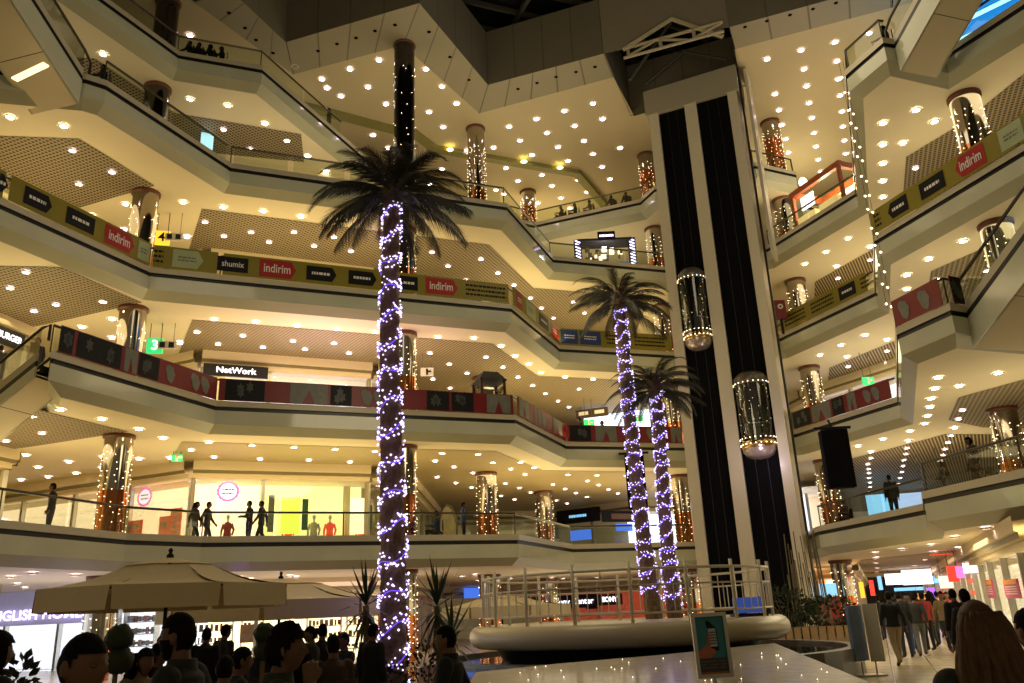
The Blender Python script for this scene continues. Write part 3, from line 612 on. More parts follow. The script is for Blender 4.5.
def poster(sg, px0, px1, py0, py1, word, m, label, heart=False, vert=False, off=-.25):
    A = sg.A+sg.n*off; g = Seg(A, A+sg.d*sg.L); t0, t1 = g.at(px0, (py0+py1)/2), g.at(px1, (py0+py1)/2); z1, z0 = g.zat(px0, py0), g.zat(px0, py1)
    M = g.m((t0+t1)/2, (z0+z1)/2); t = thing('shop_poster', g.m((t0+t1)/2, z0).translation, label, 'poster'); w, h = abs(t1-t0), z1-z0
    bm = NB(); box(bm, M, w, h, .03); obj('panel', bm, m, t)
    if word:
        bm = NB(); MM = M @ Matrix.Translation((0, 0, .03))
        if vert: MM = MM @ Matrix.Rotation(PI/2, 4, 'Z')
        text_bm(bm, word, MM, (w if vert else h)*.8, 0, (h if vert else w)*.85, .02); obj('lettering', bm, WHITE, t)
    if heart:
        bm = NB(); s = w*.32; pts = [(16*math.sin(a)**3/16*s, (13*math.cos(a)-5*math.cos(2*a)-2*math.cos(3*a)-math.cos(4*a))/16*s) for a in [2*PI*q/24 for q in range(24)]]
        shape(bm, M @ Matrix.Translation((0, h*.05, .03)), pts); obj('heart', bm, WHITE, t)
SALR = mat('sale_red', (.75, .06, .02), .5, 0, (.9, .07, .02), .6)  # emission brightens the red, though print and cloth are no lamps
poster(S_B0, 131, 142, 521, 537, None, SALR, 'red poster with a white heart beside the column, lowest gallery', True)
poster(S_B0, 159, 170, 517, 537, None, SALR, 'red poster with white heart left of the sale poster', True)
poster(S_B0, 170, 181, 509, 537, 'SALE', SALR, 'tall red poster reading SALE upward in the shop window', False, True)
poster(S_B1, 302, 308, 499, 530, None, mat('green_panel', (.02, .10, .03), .5, noise=.2), 'tall dark green panel in the yellow-lit shop window')
poster(S_B1, 369, 372, 505, 530, None, MATS['green_panel'], 'narrow green panel at the right end of the yellow-lit window')
poster(S_B1, 268, 274, 495, 532, None, GREYB, 'grey strip of small pictures at the left of the yellow-lit window')
poster(S_B1, 281, 300, 497, 534, None, glow('lime_board', (.85, 1, .1), .9), 'bright lime board in the yellow-lit shop window')
poster(S_B1, 350, 364, 498, 534, None, glow('cream_board', (1, 1, .6), 1.2), 'glowing cream board near the right of the yellow-lit window')
# oval wall picture at the chamfer
A = S_B2.m(S_B2.at(446, 515), 5.9, .12); t = thing('oval_picture', A.translation, 'large dark oval picture on the white chamfered wall, lowest gallery', 'picture')
bm = NB(); n = 28; shape(bm, A, [(.85*math.cos(2*PI*q/n), 1.25*math.sin(2*PI*q/n)) for q in range(n)]); obj('canvas', bm, mat('oval_leaf_print', (.16, .13, .05), .5, noise=.8, nscale=3), t)
bm = NB(); tube(bm, [A @ Vector((.87*math.cos(2*PI*q/n), 1.27*math.sin(2*PI*q/n), .02)) for q in range(n+1)], .06, 5); obj('frame', bm, mat('dark_frame', (.05, .035, .02), .4, noise=.2), t)

def mannequin(sg, px, py, colors, label, off=-.7):
    A = sg.A+sg.n*off; g = Seg(A, A+sg.d*sg.L); p = g.m(g.at(px, py), LV[1]+.1).translation; t = thing('mannequin', p, label, 'mannequin')
    bm = NB(); lathe(bm, p, [(0, 0), (.2, 0), (.2, .04), (.02, .05), (.02, .8)], 12); blob(bm, p+Vector((0, 0, 1.72)), .075, .09, .11); tube(bm, (p+Vector((0, 0, 1.45)), p+Vector((0, 0, 1.66))), .045, 8)
    for s in (-1, 1): tube(bm, [p+Vector(q) for q in ((.09*s, 0, .9), (.1*s, 0, .5), (.1*s, .02, .1))], (.085, .06, .04), 8)
    obj('figure', bm, mat('mannequin_white', (.75, .7, .6), .4, noise=.05), t, True)
    bm = NB(); lathe(bm, p, [(.18, .85), (.15, 1.1), (.19, 1.32), (.12, 1.48), (.05, 1.5)], 14)
    for s in (-1, 1): tube(bm, [p+Vector(q) for q in ((.17*s, 0, 1.42), (.27*s, .03, 1.15), (.24*s, -.08, .92))], (.065, .05, .04), 8)
    obj('top', bm, colors[0], t, True)
    bm = NB(); lathe(bm, p, [(.24, .5), (.2, .75), (.17, .9)], 14); obj('skirt', bm, colors[1], t, True)
mannequin(S_B1, 228, 520, (CL['red'], CL['white']), 'mannequin in a dark red top beside the window divider, lowest gallery')
mannequin(S_B1, 289, 520, (SALR, CL['blue']), 'mannequin in an orange-red top left of the green panel')
mannequin(S_B1, 314, 520, (CL['white'], CL['beige']), 'pale dressed mannequin just right of the green panel')
mannequin(S_B1, 330, 520, (SALR, CL['black']), 'mannequin in red with dark skirt, middle of the yellow-lit window')
mannequin(S_B1, 362, 522, (SALR, CL['olive']), 'mannequin in red near the right end of the yellow-lit window')
mannequin(S_B1, 374, 522, (CL['white'], SALR), 'mannequin in white close behind the tall palm')
# shelves of the bright ground-floor shop
for i, (px0, px1) in enumerate(((128, 160), (195, 232), (240, 262), (305, 340), (345, 372))):
    g = Seg(S_B1.A+S_B1.n*-1.1 if px0 > 190 else S_B0.A+S_B0.n*-1.1, (S_B1.B+S_B1.n*-1.1) if px0 > 190 else (S_B0.B+S_B0.n*-1.1)); t0, t1 = g.at(px0, 640), g.at(px1, 640)
    t = thing('display_shelf', g.m((t0+t1)/2, 0).translation, 'white shelf of goods in the bright ground floor shop, ' + ('leftmost', 'behind the bearded man', 'next to the picture', 'right of the hand-to-face person', 'rightmost')[i], 'shelf')
    bm = NB()
    for q in range(5): plate(bm, g, t0, t1, .35+q*.5, .39+q*.5, .2, .3)
    plate(bm, g, t0, t0+.04, 0, 2.4, .2, .3); plate(bm, g, t1-.04, t1, 0, 2.4, .2, .3); obj('frame', bm, WHITE, t)
    bm = NB(); r5 = random.Random(i)
    for q in range(5):
        x = t0+.1
        while x < t1-.15:
            w = r5.uniform(.08, .2); box(bm, g.m(x+w/2, .39+q*.5+.12, .2), w*.8, r5.uniform(.1, .3), .12, r5.randrange(3)); x += w+.04
    tag(obj('goods', bm, [CL['tan'], CL['red'], CL['beige']], t), kind='stuff')
poster(S_B1, 240, 254, 625, 643, None, mat('photo_print', (.3, .16, .08), .5, noise=.5, nscale=3), 'brown picture panel on the wall of the bright ground floor shop', off=-.6)
# right-hand corridor of the ground floor
S_R0 = Seg((45, 97), (17.0, 31.2)); S_R1 = Seg((17.0, 31.2), (12.6, 20.6))
for i, (a, b, lab) in enumerate(((1005, 1020, 'orange and pink poster in the shop window at the right edge'), (987, 994, 'narrow pink poster deeper in the right shop window'))):
    g = Seg(S_R1.A+S_R1.n*.1, S_R1.B+S_R1.n*.1) if i == 0 else Seg(S_R0.A+S_R0.n*.1, S_R0.B+S_R0.n*.1)
    t0, t1 = g.at(a, 590), g.at(b, 590); z1, z0 = g.zat(a, 580), g.zat(a, 598); M = g.m((t0+t1)/2, (z0+z1)/2)
    t = thing('shop_poster', g.m((t0+t1)/2, z0).translation, lab, 'poster'); w, h = abs(t1-t0), z1-z0
    bm = NB(); box(bm, M, w, h, .03); obj('panel', bm, mat('magenta_print', (.55, .08, .22), .5, noise=.3), t)
    bm = NB(); shape(bm, M @ Matrix.Translation((0, h*.36, .03)), arrow_pts(w*.9, h*.24, 0)); obj('orange_band', bm, mat('orange_print', (.8, .3, .03), .5, noise=.2), t)
    bm = NB(); scribble(bm, M @ Matrix.Translation((0, -h*.08, .03)), w*.8, h*.5, 4, 0, rnd); obj('small_print', bm, WHITE, t)
def hangbox(px, py, Y, w, h, m, label, name='hanging_sign', d=.25, rz=-.35, rods=True):
    p = R(px, py, Y); t = thing(name, p, label, 'sign'); M = Matrix.Translation(p) @ Matrix.Rotation(rz, 4, 'Z'); bm = NB(); box(bm, M, w, d, h); obj('panel', bm, m, t)
    if rods:
        zt = min([q for q in [LV[k]-DROP for k in range(1, 6)] if q > p.z+h/2-.01] or [p.z+h/2+.4]); bm = NB()
        for s in (-.35, .35): tube(bm, (M @ Vector((s*w, 0, h/2)), Vector((*(M @ Vector((s*w, 0, 0))).xy, zt))), .015, 5)
        obj('hanger', bm, RAILM, t)
    return t, M
for i, (px, py, Y, w, h, m, lab) in enumerate(((898, 579, 62, 1.7, .75, GW, 'large white lit screen hanging at the far end of the corridor, left'), (917, 577, 60, 1.9, 1.0, GW, 'second white lit screen hanging at the corridor end'), (932, 577, 64, 1.0, .9, GC, 'small cyan lit screen at the far end of the corridor'),
        (909, 589, 70, 2.2, .25, GC, 'thin blue light strip at the corridor end'), (946, 582, 44, .6, .6, glow('pink_white_light', (1, .55, .45), 1.3), 'pink-white square shop sign on the right of the corridor'), (953, 574, 40, .45, .7, GR, 'red lit sign beside the pink-white sign'),
        (944, 549, 40, 1.3, .5, glow('red_panel_light', (1, .05, .02), .7), 'glowing red panel under the corridor ceiling'), (970, 568, 36, .5, .4, GW, 'white lit sign above the right shop fronts'), (960, 572, 38, .3, .5, GP, 'pink lit sign beside the white one on the right'), (932, 596, 60, .5, 1.1, glow('violet_panel', (.3, .1, .9), 1.2), 'violet lit panel at the corridor end'),
        (941, 600, 56, .6, 1.0, GR, 'red lit display near the corridor end'), (922, 603, 66, .8, 1.4, MATS['orange_shop_interior'], 'orange lit display far down the corridor'))):
    hangbox(px, py, Y, w, h, m, lab, rods=True)
for i, (px, py, Y, col, lab) in enumerate(((872, 588, 47, GR, 'red'), (862, 590, 45, GY, 'yellow'), (880, 583, 52, GC, 'cyan'))):
    hangbox(px, py, Y, .22, .8, col, 'narrow %s lit shop sign on the left side of the corridor' % lab, rods=False)
# red lettering on the right window of the corridor
g = Seg(S_R0.A+S_R0.n*.12, S_R0.B+S_R0.n*.12); M = g.m(g.at(972, 588), g.zat(972, 588)); t = thing('window_lettering', M.translation, 'orange-red lettering on the pale shop window at the right of the corridor', 'lettering')
for r in range(3):
    bm = NB(); scribble(bm, M @ Matrix.Translation((0, .8-.5*r, 0)), 2.6, .45, 1, 0, rnd); obj('text_row', bm, SALR, t)
# small hanging direction and exit signs
def numsign(px, py, Y, m, word, label, w=.62):
    t, M = hangbox(px, py, Y, w, w, m, label, d=.12, rz=.2)
    bm = NB(); text_bm(bm, word, M @ Matrix.Rotation(PI/2, 4, 'X') @ Matrix.Translation((0, 0, .08)), w*.9, 0, None, .02); obj('lettering', bm, BLKB if m is GY else GW, t)
    t2, M2 = hangbox(px+12, py-1 if m is GG else py-1, Y, .7, .32, CL['white'], 'small black and white direction sign hanging beside the %s number sign' % ('yellow' if m is GY else 'green'), d=.08, rz=.2)
    bm = NB()
    for x in (-.17, .17): box(bm, M2 @ Matrix.Translation((x, -.05, 0)), .2, .02, .22)
    obj('pictogram', bm, BLKB, t2)
numsign(162, 238, 31.4, GY, '4', 'yellow lit number sign hanging behind the left column, third gallery'); numsign(155, 346, 31.4, GG, '3', 'green lit number sign hanging behind the left column, second gallery')
for px, py, Y, lab in ((177, 458, 33, 'green exit sign under the bronze ceiling, lowest gallery'), (868, 381, 40, 'green exit sign under the slatted ceiling right of the lift tower'), (589, 423, 47, 'green lit cross sign by the white shop band, second gallery'), (638, 418, 50, 'green lit sign behind the small palm, second gallery'), (427, 372, 37, 'small pale direction sign under the slatted ceiling right of the tall palm')):
    t, M = hangbox(px, py, Y, .6 if Y > 35 else .42, .4 if Y > 35 else .28, GG if px != 427 else CL['white'], lab, d=.08, rz=.1)
    bm = NB(); box(bm, M @ Matrix.Translation((0, -.05, 0)), .1, .02, .3); box(bm, M @ Matrix.Translation((.08, -.05, .02)), .25, .02, .08); obj('pictogram', bm, WHITE if px != 427 else BLKB, t)
# lit white shop bands on the second gallery (behind far palms and right of the tower)
hangbox(617, 425, 51, 4.2, 1.5, glow('cool_band', (.7, .8, 1), 1.6), 'wide cool white shop band behind the far palms, second gallery', name='lit_shop_band')
t, M = hangbox(592, 413, 49, 2.0, .5, CL['brown'], 'brown box sign with squares above the white shop band, second gallery'); bm = NB()
for x in (-.5, .5): box(bm, M @ Matrix.Translation((x, -.15, 0)), .6, .02, .22)
obj('white_square', bm, WHITE, t)

# ------------------------------------------------------------------ lift tower and its two cars
TA, TB = Vector((7.95, 38.6, 0)), Vector((12.2, 36.6, 0)); TS = Seg(TA, TB); TL = TS.L; TD = 2.0
t = thing('lift_tower', TS.m(TL/2, 0, -TD/2).translation, 'tall pale lift tower with two dark shafts rising to the roof opening', 'lift tower')
FR = [0, .11, .415, .55, .90, 1]
for a, b in ((0, 1), (2, 3), (4, 5)):
    bm = NB(); box(bm, TS.m(TL*(FR[a]+FR[b])/2, 13.9, -TD/2), TL*(FR[b]-FR[a]), 27.8, TD); obj('pillar', bm, TOWER, t)
for a, b in ((1, 2), (3, 4)):
    bm = NB(); plate(bm, TS, TL*FR[a], TL*FR[b], 0, 26.9, -.22, .06)
    n = 3
    for q in range(1, n): plate(bm, TS, TL*FR[a]+(TL*(FR[b]-FR[a]))*q/n-.015, TL*FR[a]+(TL*(FR[b]-FR[a]))*q/n+.015, 0, 26.9, -.185, .02, 1)
    obj('shaft_dark_sheet', bm, [DARK, mat('guide_rail', (.006, .006, .006), .6, 0, noise=.1)], t)  # black sheet near the front stands in for the darkness of the shaft
bm = NB(); plate(bm, TS, -.15, TL+.15, 26.9, 28.4, -.95, TD+.1); obj('head_beam', bm, mat('tower_head', (.42, .38, .28), .6, noise=.06), t)
bm = NB(); tube(bm, (TS.m(TL+.2, 0, -.3).translation, TS.m(TL+.2, 28.4, -.3).translation), .06, 6); obj('cable_duct', bm, BLACK, t)
bm = NB(); plate(bm, TS, TL+.45, TL+.6, 17.8, 28.4, -1.2, 1.4); obj('side_panel', bm, TOWER, t)
def liftcar(f0, f1, px, ytop, ybot, label, lit):
    ce = TS.m(TL*(f0+f1)/2, 0, -.16).translation; r = TL*(f1-f0)/2*.93; zb = R(px, ybot, ce.y-.5).z; zt = R(px, ytop, ce.y-.5).z
    ang = math.atan2(TS.n.y, TS.n.x); a0, a1 = ang-PI/2*1.05, ang+PI/2*1.05; h = zt-zb
    t = thing('lift_car', (ce.x, ce.y, zb), label, 'lift car')
    bm = NB(); lathe(bm, (ce.x, ce.y, zb), [(r*.98, .72), (r, h-.62)], 20, 0, a0, a1); obj('glass_wall', bm, CARGL, t, True)
    bm = NB(); lathe(bm, (ce.x, ce.y, zb), [(r*.99, h-.62), (r*1.02, h-.6), (r*1.0, h-.25), (r*.7, h-.02), (.02, h)], 20, 0, a0, a1); obj('roof_dome', bm, mat('lift_dome', (.16, .14, .11), .3, .4, noise=.1), t, True)
    bm = NB(); lathe(bm, (ce.x, ce.y, zb), [(r*1.0, .5), (r*1.03, .52), (r*1.03, .8), (r*.98, .82)], 20, 0, a0, a1); obj('gold_band', bm, mat('gold_metal', (.70, .50, .22), .22, 1, noise=.1), t, True)
    bm = NB(); lathe(bm, (ce.x, ce.y, zb), [(.03, 0), (r*.45, .03), (r*.80, .16), (r*.97, .36), (r*1.0, .5)], 20, 0, a0, a1); obj('rounded_base', bm, mat('lift_base', (.50, .42, .38), .25, .6, noise=.08), t, True)
    bm = NB()
    for q in range(11):
        a = a0+(a1-a0)*(q+.5)/11
        for z in (.68, h-.55, .95): octa(bm, (ce.x+(r+.04)*math.cos(a), ce.y+(r+.04)*math.sin(a), zb+z), .026)
    r6 = random.Random(int(px))
    for q in range(30):
        a = r6.uniform(a0, a1); octa(bm, (ce.x+r*.9*math.cos(a), ce.y+r*.9*math.sin(a), zb+r6.uniform(.9, h-.6)), .018)
    tag(obj('fairy_lights', bm, BULBW, t), kind='stuff')
    bm = NB()
    for q in range(3): plate(bm, Seg(ce-TS.d*r*.8+TS.n*.06, ce+TS.d*r*.8+TS.n*.06), .05+q*r*.55, .05+q*r*.55+r*.45, zb+.7, zb+h-.5, 0, .03)
    obj('back_panel', bm, mat('dark_glass', (.03, .03, .028), .12, .5, noise=.2), t)
    bm = NB(); tube(bm, [(ce.x+r*.9*math.cos(a0+(a1-a0)*q/10), ce.y+r*.9*math.sin(a0+(a1-a0)*q/10), zb+1.6) for q in range(11)], .025, 5); obj('inner_handrail', bm, STEEL, t)
    if lit: point((ce.x+TS.n.x*.7, ce.y+TS.n.y*.7-1.2, zb-.1), 45, (.95, .75, 1), .15, 'lift_base_fill')  # added light to brighten the base, no fitting there
liftcar(FR[1], FR[2], 697, 266, 348, 'glass lift car with fairy lights in the left shaft, higher of the two', False)
liftcar(FR[3], FR[4], 760, 370, 458, 'glass lift car in the right shaft, lower of the two, with shining pink base', True)
# lattice girder and gable bars in the roof notch above the tower
def girder(p0, p1, h, label, m):
    t = thing('lattice_girder', p0, label, 'girder'); p0, p1 = Vector(p0), Vector(p1); up = Vector((0, 0, h))
    bm = NB(); tube(bm, (p0+up, p1+up), .085, 6); obj('top_chord', bm, m, t)
    bm = NB(); tube(bm, (p0, p1), .08, 6); obj('bottom_chord', bm, m, t)
    n = 3
    for q in range(n):
        bm = NB(); a, b = p0.lerp(p1, (q+.15)/n), p0.lerp(p1, (q+.95)/n)
        tube(bm, (a, a+up), .09, 6); tube(bm, (a+up*.1, b+up*.9) if q % 2 == 0 else (a+up*.9, b+up*.1), .07, 6); obj('web_bar', bm, m, t)
gs = Seg((5.3, 35.2), (11.3, 33.6)); bm = NB()
hole = [(gs.at(*q), gs.zat(*q)) for q in ((623, 50), (672, 19), (723, 37))]; zt_ = 33.0; zb_ = ROOF-.05
pp = [(0, zb_), (hole[0][0], zb_), hole[0], hole[1], hole[2], (hole[2][0], zb_), (gs.L, zb_), (gs.L, zt_), (0, zt_)]; vs = [bm.verts.new(gs.m(a, b).translation) for a, b in pp]
for tri in tessellate_polygon([[Vector((a, b, 0)) for a, b in pp]]): bm.faces.new([vs[i] for i in tri])
struct('wall_gable', bm, mat('gable_wall', (.30, .265, .185), .7, noise=.08))
for i in range(2):
    bm = NB(); a, b = gs.m(*hole[i], .05).translation, gs.m(*hole[i+1], .05).translation; tube(bm, (a, b), .12, 6); struct('trim_gable_%d' % (i+1), bm, mat('gable_trim', (.42, .37, .25), .6, noise=.08))
GIR = mat('girder_paint', (.50, .44, .30), .5, noise=.08)
girder(R(624, 58, 35.4), R(724, 31, 33.2), .55, 'pale steel lattice girder crossing the dark roof notch above the lift tower', GIR)
for i, (a, b, Y0, Y1) in enumerate((((630, 80), (672, 20), 37, 36), ((672, 20), (722, 38), 36, 35), ((645, 85), (684, 52), 39, 38), ((684, 52), (728, 60), 38, 37))):
    bm = NB(); tube(bm, (R(*a, Y0), R(*b, Y1)), .09, 6); tag(obj('roof_gable_bar', bm, ROOFB, loc=R(*a, Y0)), ['left sloping bar of the front roof gable over the lift tower', 'right sloping bar of the front roof gable over the lift tower', 'left sloping bar of the rear roof gable over the lift tower', 'right sloping bar of the rear roof gable over the lift tower'][i], 'roof bar')

# ------------------------------------------------------------------ escalators
def escalator(p0, ang, slope, length, label, width=1.5, side=1, down=False, dep=1.0):
    p0 = Vector(p0); d = Vector((math.cos(ang), math.sin(ang), 0)); n = Vector((-d.y, d.x, 0))*side; s = math.tan(slope)*(-1 if down else 1)
    t = thing('escalator', p0, label, 'escalator'); up = Vector((0, 0, 1))
    P2 = lambda x, y, z: p0+d*x+n*y+up*(s*x+z)
    for nm, y0, y1 in (('side_panel', -.02, .06), ('side_panel', width-.06, width+.02)):
        bm = NB()
        for (za, zb, mi) in ((-dep, -.09, 0), (-.09, .08, 1), (.08, .34, 2)):
            v = [P2(x, y, z) for x in (0, length) for y in (y0, y1) for z in (za, zb)]
            vs = [bm.verts.new(q) for q in v]
            for f in ((0, 1, 3, 2), (4, 6, 7, 5), (0, 4, 5, 1), (2, 3, 7, 6), (0, 2, 6, 4), (1, 5, 7, 3)): bm.faces.new([vs[i] for i in f]).material_index = mi
        obj(nm, bm, [FASC, BLACK, LIP], t)
    bm = NB(); n_ = 5
    for q in range(n_):
        a, b = length*q/n_, length*(q+1)/n_-.02; quad(bm, (P2(a, 0, -dep), P2(b, 0, -dep), P2(b, width, -dep), P2(a, width, -dep)))
        quad(bm, (P2(b, 0, -dep), P2(b+.02, 0, -dep), P2(b+.02, width, -dep), P2(b, width, -dep)), 1)
    obj('underside', bm, [CREAM, BLACK], t)
    bm = NB(); k = int(length/.34)
    for q in range(k):
        x = q*.34; z = s*x
        a = [p0+d*x+n*y+up*(z+dz) for dz in (0, .2*(1 if not down else -1)) for y in (.15, width-.15)]; b = [p0+d*(x+.34)+n*y+up*(z+.2*(1 if not down else -1)) for y in (.15, width-.15)]
        quad(bm, (a[0], a[1], a[3], a[2])); quad(bm, (a[2], a[3], b[1], b[0]))
    obj('steps', bm, mat('step_metal', (.10, .10, .10), .4, .7, noise=.1), t)
    for y in (.04, width-.04):
        bm = NB(); quad(bm, (P2(0, y, .34), P2(length, y, .34), P2(length, y, 1.1), P2(0, y, 1.1))); obj('glass_balustrade', bm, GLASS, t)
        bm = NB(); tube(bm, (P2(-.3, y, .5), P2(-.3, y, 1.0), P2(0, y, 1.14), P2(length, y, 1.14)), .05, 6); obj('handrail', bm, RAILM, t)
    return t
escalator((13.3, 22.7, 9.3), math.radians(-74), math.radians(30), 8.5, 'white escalator rising from the second gallery at the right edge', 1.9)
escalator((13.4, 23.45, 19.3), math.radians(-72), math.radians(30), 8.5, 'escalator climbing from the fourth gallery at the top right corner', 1.5)
escalator((-14.1, 23.3, 19.3), math.radians(-105), math.radians(30), 8.0, 'escalator climbing from the fourth gallery at the top left corner', 1.9, -1)
escalator((-14.3, 23.4, 9.3), math.radians(165), math.radians(33), 6.0, 'escalator going down at the left edge beside the red banner', 1.3, -1, True, .42)
# small lit ceiling slot beneath the upper left escalator
p = R(30, 72, 21.3); bm = NB(); box(bm, Matrix.Translation(p) @ Matrix.Rotation(-.45, 4, 'Z'), 1.5, .2, .06); tag(obj('slot_light', bm, glow('slot_glow', (1, .78, .45), 1.3), loc=p), 'long warm slot light under the fourth gallery at the top left', 'light')

# ------------------------------------------------------------------ palms
def frond_mesh(Ln, bend, nl, seed, mname='frond'):
    r = random.Random(seed); bm = NB(); pts = []; x = z = 0; e = 0; N = 16
    for i in range(N+1):
        pts.append(Vector((x, 0, z))); e = -bend*(i/N)**1.15; x += Ln/N*math.cos(e); z += Ln/N*math.sin(e)
    tube(bm, pts, [.022*(1-.85*i/N) for i in range(N+1)], 4)
    for i in range(nl):
        f = .10+.88*i/nl; u = f*N; k = min(N-1, int(u)); p = pts[k].lerp(pts[k+1], u-k); tg = (pts[k+1]-pts[k]).normalized()
        ll = Ln*.27*(math.sin(PI*min(1, .18+.8*f))**.7)*r.uniform(.8, 1.1)
        for s in (-1, 1):
            side = Vector((0, s, 0)); d = (tg*.75+side*.62+Vector((0, 0, -.25-r.uniform(0, .35)))).normalized(); w = tg*.014
            q1 = p+d*ll*.5+Vector((0, 0, -.02)); q2 = p+d*ll+Vector((0, 0, -.10*ll-.03))
            quad(bm, (p-w, p+w, q1+w*.8, q1-w*.8)); f3 = bm.faces.new([bm.verts.new(v) for v in (q1-w*.8, q1+w*.8, q2)])
    me = bpy.data.meshes.new(mname); bm.to_mesh(me); bm.free(); me.materials.append(LEAF); return me
FM = [frond_mesh(1.75, b, 50, i) for i, b in enumerate((.9, 1.25, 1.6, 1.95, 2.3))]
BULB_ME = bpy.data.meshes.new('fairy_bulb'); bm = NB(); octa(bm, (0, 0, 0), .019); bm.to_mesh(BULB_ME); bm.free(); BULB_ME.materials.append(BULBV)
def palm(base, top, r0, r1, scale, nf, label, bulbz, seed, turns, sk=1):
    base, top = Vector(base), Vector(top); r = random.Random(seed); t = thing('palm_tree', base, label, 'palm tree'); h = (top-base).length; ax = (top-base).normalized()
    def pt(f): return base.lerp(top, f)+Vector((.05*math.sin(f*5+seed), .04*math.sin(f*7), 0))*(h/10)
    def rad(f): return (r0+(r1-r0)*f**.8)
    bm = NB(); n = 18; N = int(h/.055); rings = []
    for i in range(N+1):
        f = i/N; rr = rad(f)*(1+.07*((i*.055/.165) % 1)); c = pt(f)
        rings.append([bm.verts.new(c+Vector((math.cos(2*PI*k/n), math.sin(2*PI*k/n), 0))*rr*(1+.06*math.sin(k*3+i*.9)+r.uniform(-.03, .03))) for k in range(n)])
    for i in range(N):
        for k in range(n): bm.faces.new((rings[i][k], rings[i][(k+1) % n], rings[i+1][(k+1) % n], rings[i+1][k]))
    bm.faces.new(rings[-1]); obj('trunk', bm, TRUNK, t)
    bm = NB(); blob(bm, top+Vector((0, 0, .1)), r1*1.5, r1*1.5, .45, 12, 8); obj('crown_heart', bm, TRUNK, t)
    for i in range(nf):
        g = i*2.39996+seed; f = i/nf; el = math.radians(80-100*f**.9+r.uniform(-8, 8)); k5 = max(0, min(4, int(4.6*(1-f)+r.uniform(-.6, .6))))
        o = bpy.data.objects.new('frond', FM[k5]); C.objects.link(o); o.parent = t; s = scale*r.uniform(.85, 1.1)*(.8 if f < .15 else 1)
        M = Matrix.Translation(top-base+Vector((.12*math.cos(g), .12*math.sin(g), .28-.35*f))) @ Matrix.Rotation(g, 4, 'Z') @ Matrix.Rotation(-el, 4, 'Y') @ Matrix.Rotation(r.uniform(-.4, .4), 4, 'X') @ Matrix.Scale(s, 4)
        o.matrix_basis = M
    bm = NB(); f0 = bulbz; pts = []; m = int(turns*16)
    for i in range(m+1):
        f = f0+(1-f0)*.985*i/m; a = i/16*2*PI*sk; q = rad(f)*1.10+.02; c = pt(f)+Vector((q*math.cos(a), q*math.sin(a), .06*math.sin(a*2.3))); pts.append(c)
    tube(bm, pts, .010, 4); wire = obj('fairy_light_wire', bm, GLOWV, t)
    cand = []
    for i in range(m):
        for j in range(4 if base.y < 18 else 3):
            f = f0+(1-f0)*.985*(i+j/4+r.uniform(0, .3))/m; a = (i+j/4)/16*2*PI*sk; q = rad(f)*1.12+.03
            cand.append((pt(f)+Vector((q*math.cos(a), q*math.sin(a), .06*math.sin(a*2.3)+r.gauss(0, .085 if base.y < 18 else .05))), (1 if r.random() < .75 else 1.35)*(1 if base.y < 18 else .8), math.sin(a)))
    front = [c for c in cand if c[2] < -.1]; r.shuffle(front); solo = front[:100]; ids = {id(c) for c in solo}
    for c, s_, _ in solo:
        o = bpy.data.objects.new('fairy_bulb', BULB_ME); C.objects.link(o); o.parent = t; o.location = c-base; o.scale = (s_, s_, s_)
    bm = NB()
    for c in cand:
        if id(c) not in ids: octa(bm, c[0], .019*c[1])
    tag(obj('fairy_light_bulbs', bm, BULBV, t), kind='stuff')
    return t
p1 = R(393, 215, 15); palm((-2.32, 15, .45), (p1.x, 15, R(394, 200, 15).z), .235, .155, 1.02, 44, 'tall palm wound with violet fairy lights in the foreground', .0, 1, 16)
c2 = R(619, 305, 21.6); palm((3.2, 21.6, 1.32), (c2.x, c2.y, c2.z), .20, .14, .85, 40, 'middle palm with violet lights on the fountain platform, taller of the two', .06, 2, 21)
c3 = R(655, 392, 22.0); palm((3.83, 22.0, 1.32), (c3.x, c3.y, c3.z), .19, .14, .86, 38, 'shorter right-hand palm with violet lights on the fountain platform', .05, 3, 15)
for (x, y, z) in ((-2.3, 14.0, 2), (-2.3, 14.0, 4.5), (-2.3, 14.0, 7), (3.2, 20.9, 5), (3.85, 21.3, 4)): point((x, y, z), 2, (.40, .2, 1), .1, 'violet_glow_lamp')

# yuccas in pots either side of the tall palm, small shrubs
def yucca(px, py, Y, rad, label, n=46, seed=0, z0=0, pot=True):
    c = R(px, py, Y); r = random.Random(seed); t = thing('potted_yucca', (c.x, c.y, z0), label, 'plant')
    bm = NB(); tube(bm, ((c.x, c.y, z0+.3), (c.x+.03, c.y, (z0+c.z)/2), (c.x, c.y, c.z)), (.05, .045, .05), 8); obj('stem', bm, TRUNK, t)
    for i in range(n):
        a = i*2.4; e = math.radians(80-150*(i/n)); L_ = rad*r.uniform(.8, 1.1); d = Vector((math.cos(a)*math.cos(e), math.sin(a)*math.cos(e), math.sin(e))); sd = d.cross(Vector((0, 0, 1)));
        sd = (sd.normalized() if sd.length > .01 else Vector((1, 0, 0)))*.028; p = c+Vector((0, 0, .1-.25*i/n)); bm = NB()
        m1 = p+d*L_*.5; m2 = p+d*L_+Vector((0, 0, -.16*L_ if e < .7 else 0))
        quad(bm, (p-sd*.6, p+sd*.6, m1+sd, m1-sd)); bm.faces.new([bm.verts.new(v) for v in (m1-sd, m1+sd, m2)]); obj('leaf', bm, LEAF2, t)
    if pot:
        bm = NB(); lathe(bm, (c.x, c.y, z0), [(0, .02), (.2, .02), (.27, .36), (.30, .4), (.27, .42), (.24, .36), (0, .34)], 18); obj('pot', bm, mat('dark_pot', (.03, .025, .02), .6, noise=.2), t, True)
yucca(366, 606, 13.8, .66, 'spiky yucca left of the tall palm trunk', 44, 1)
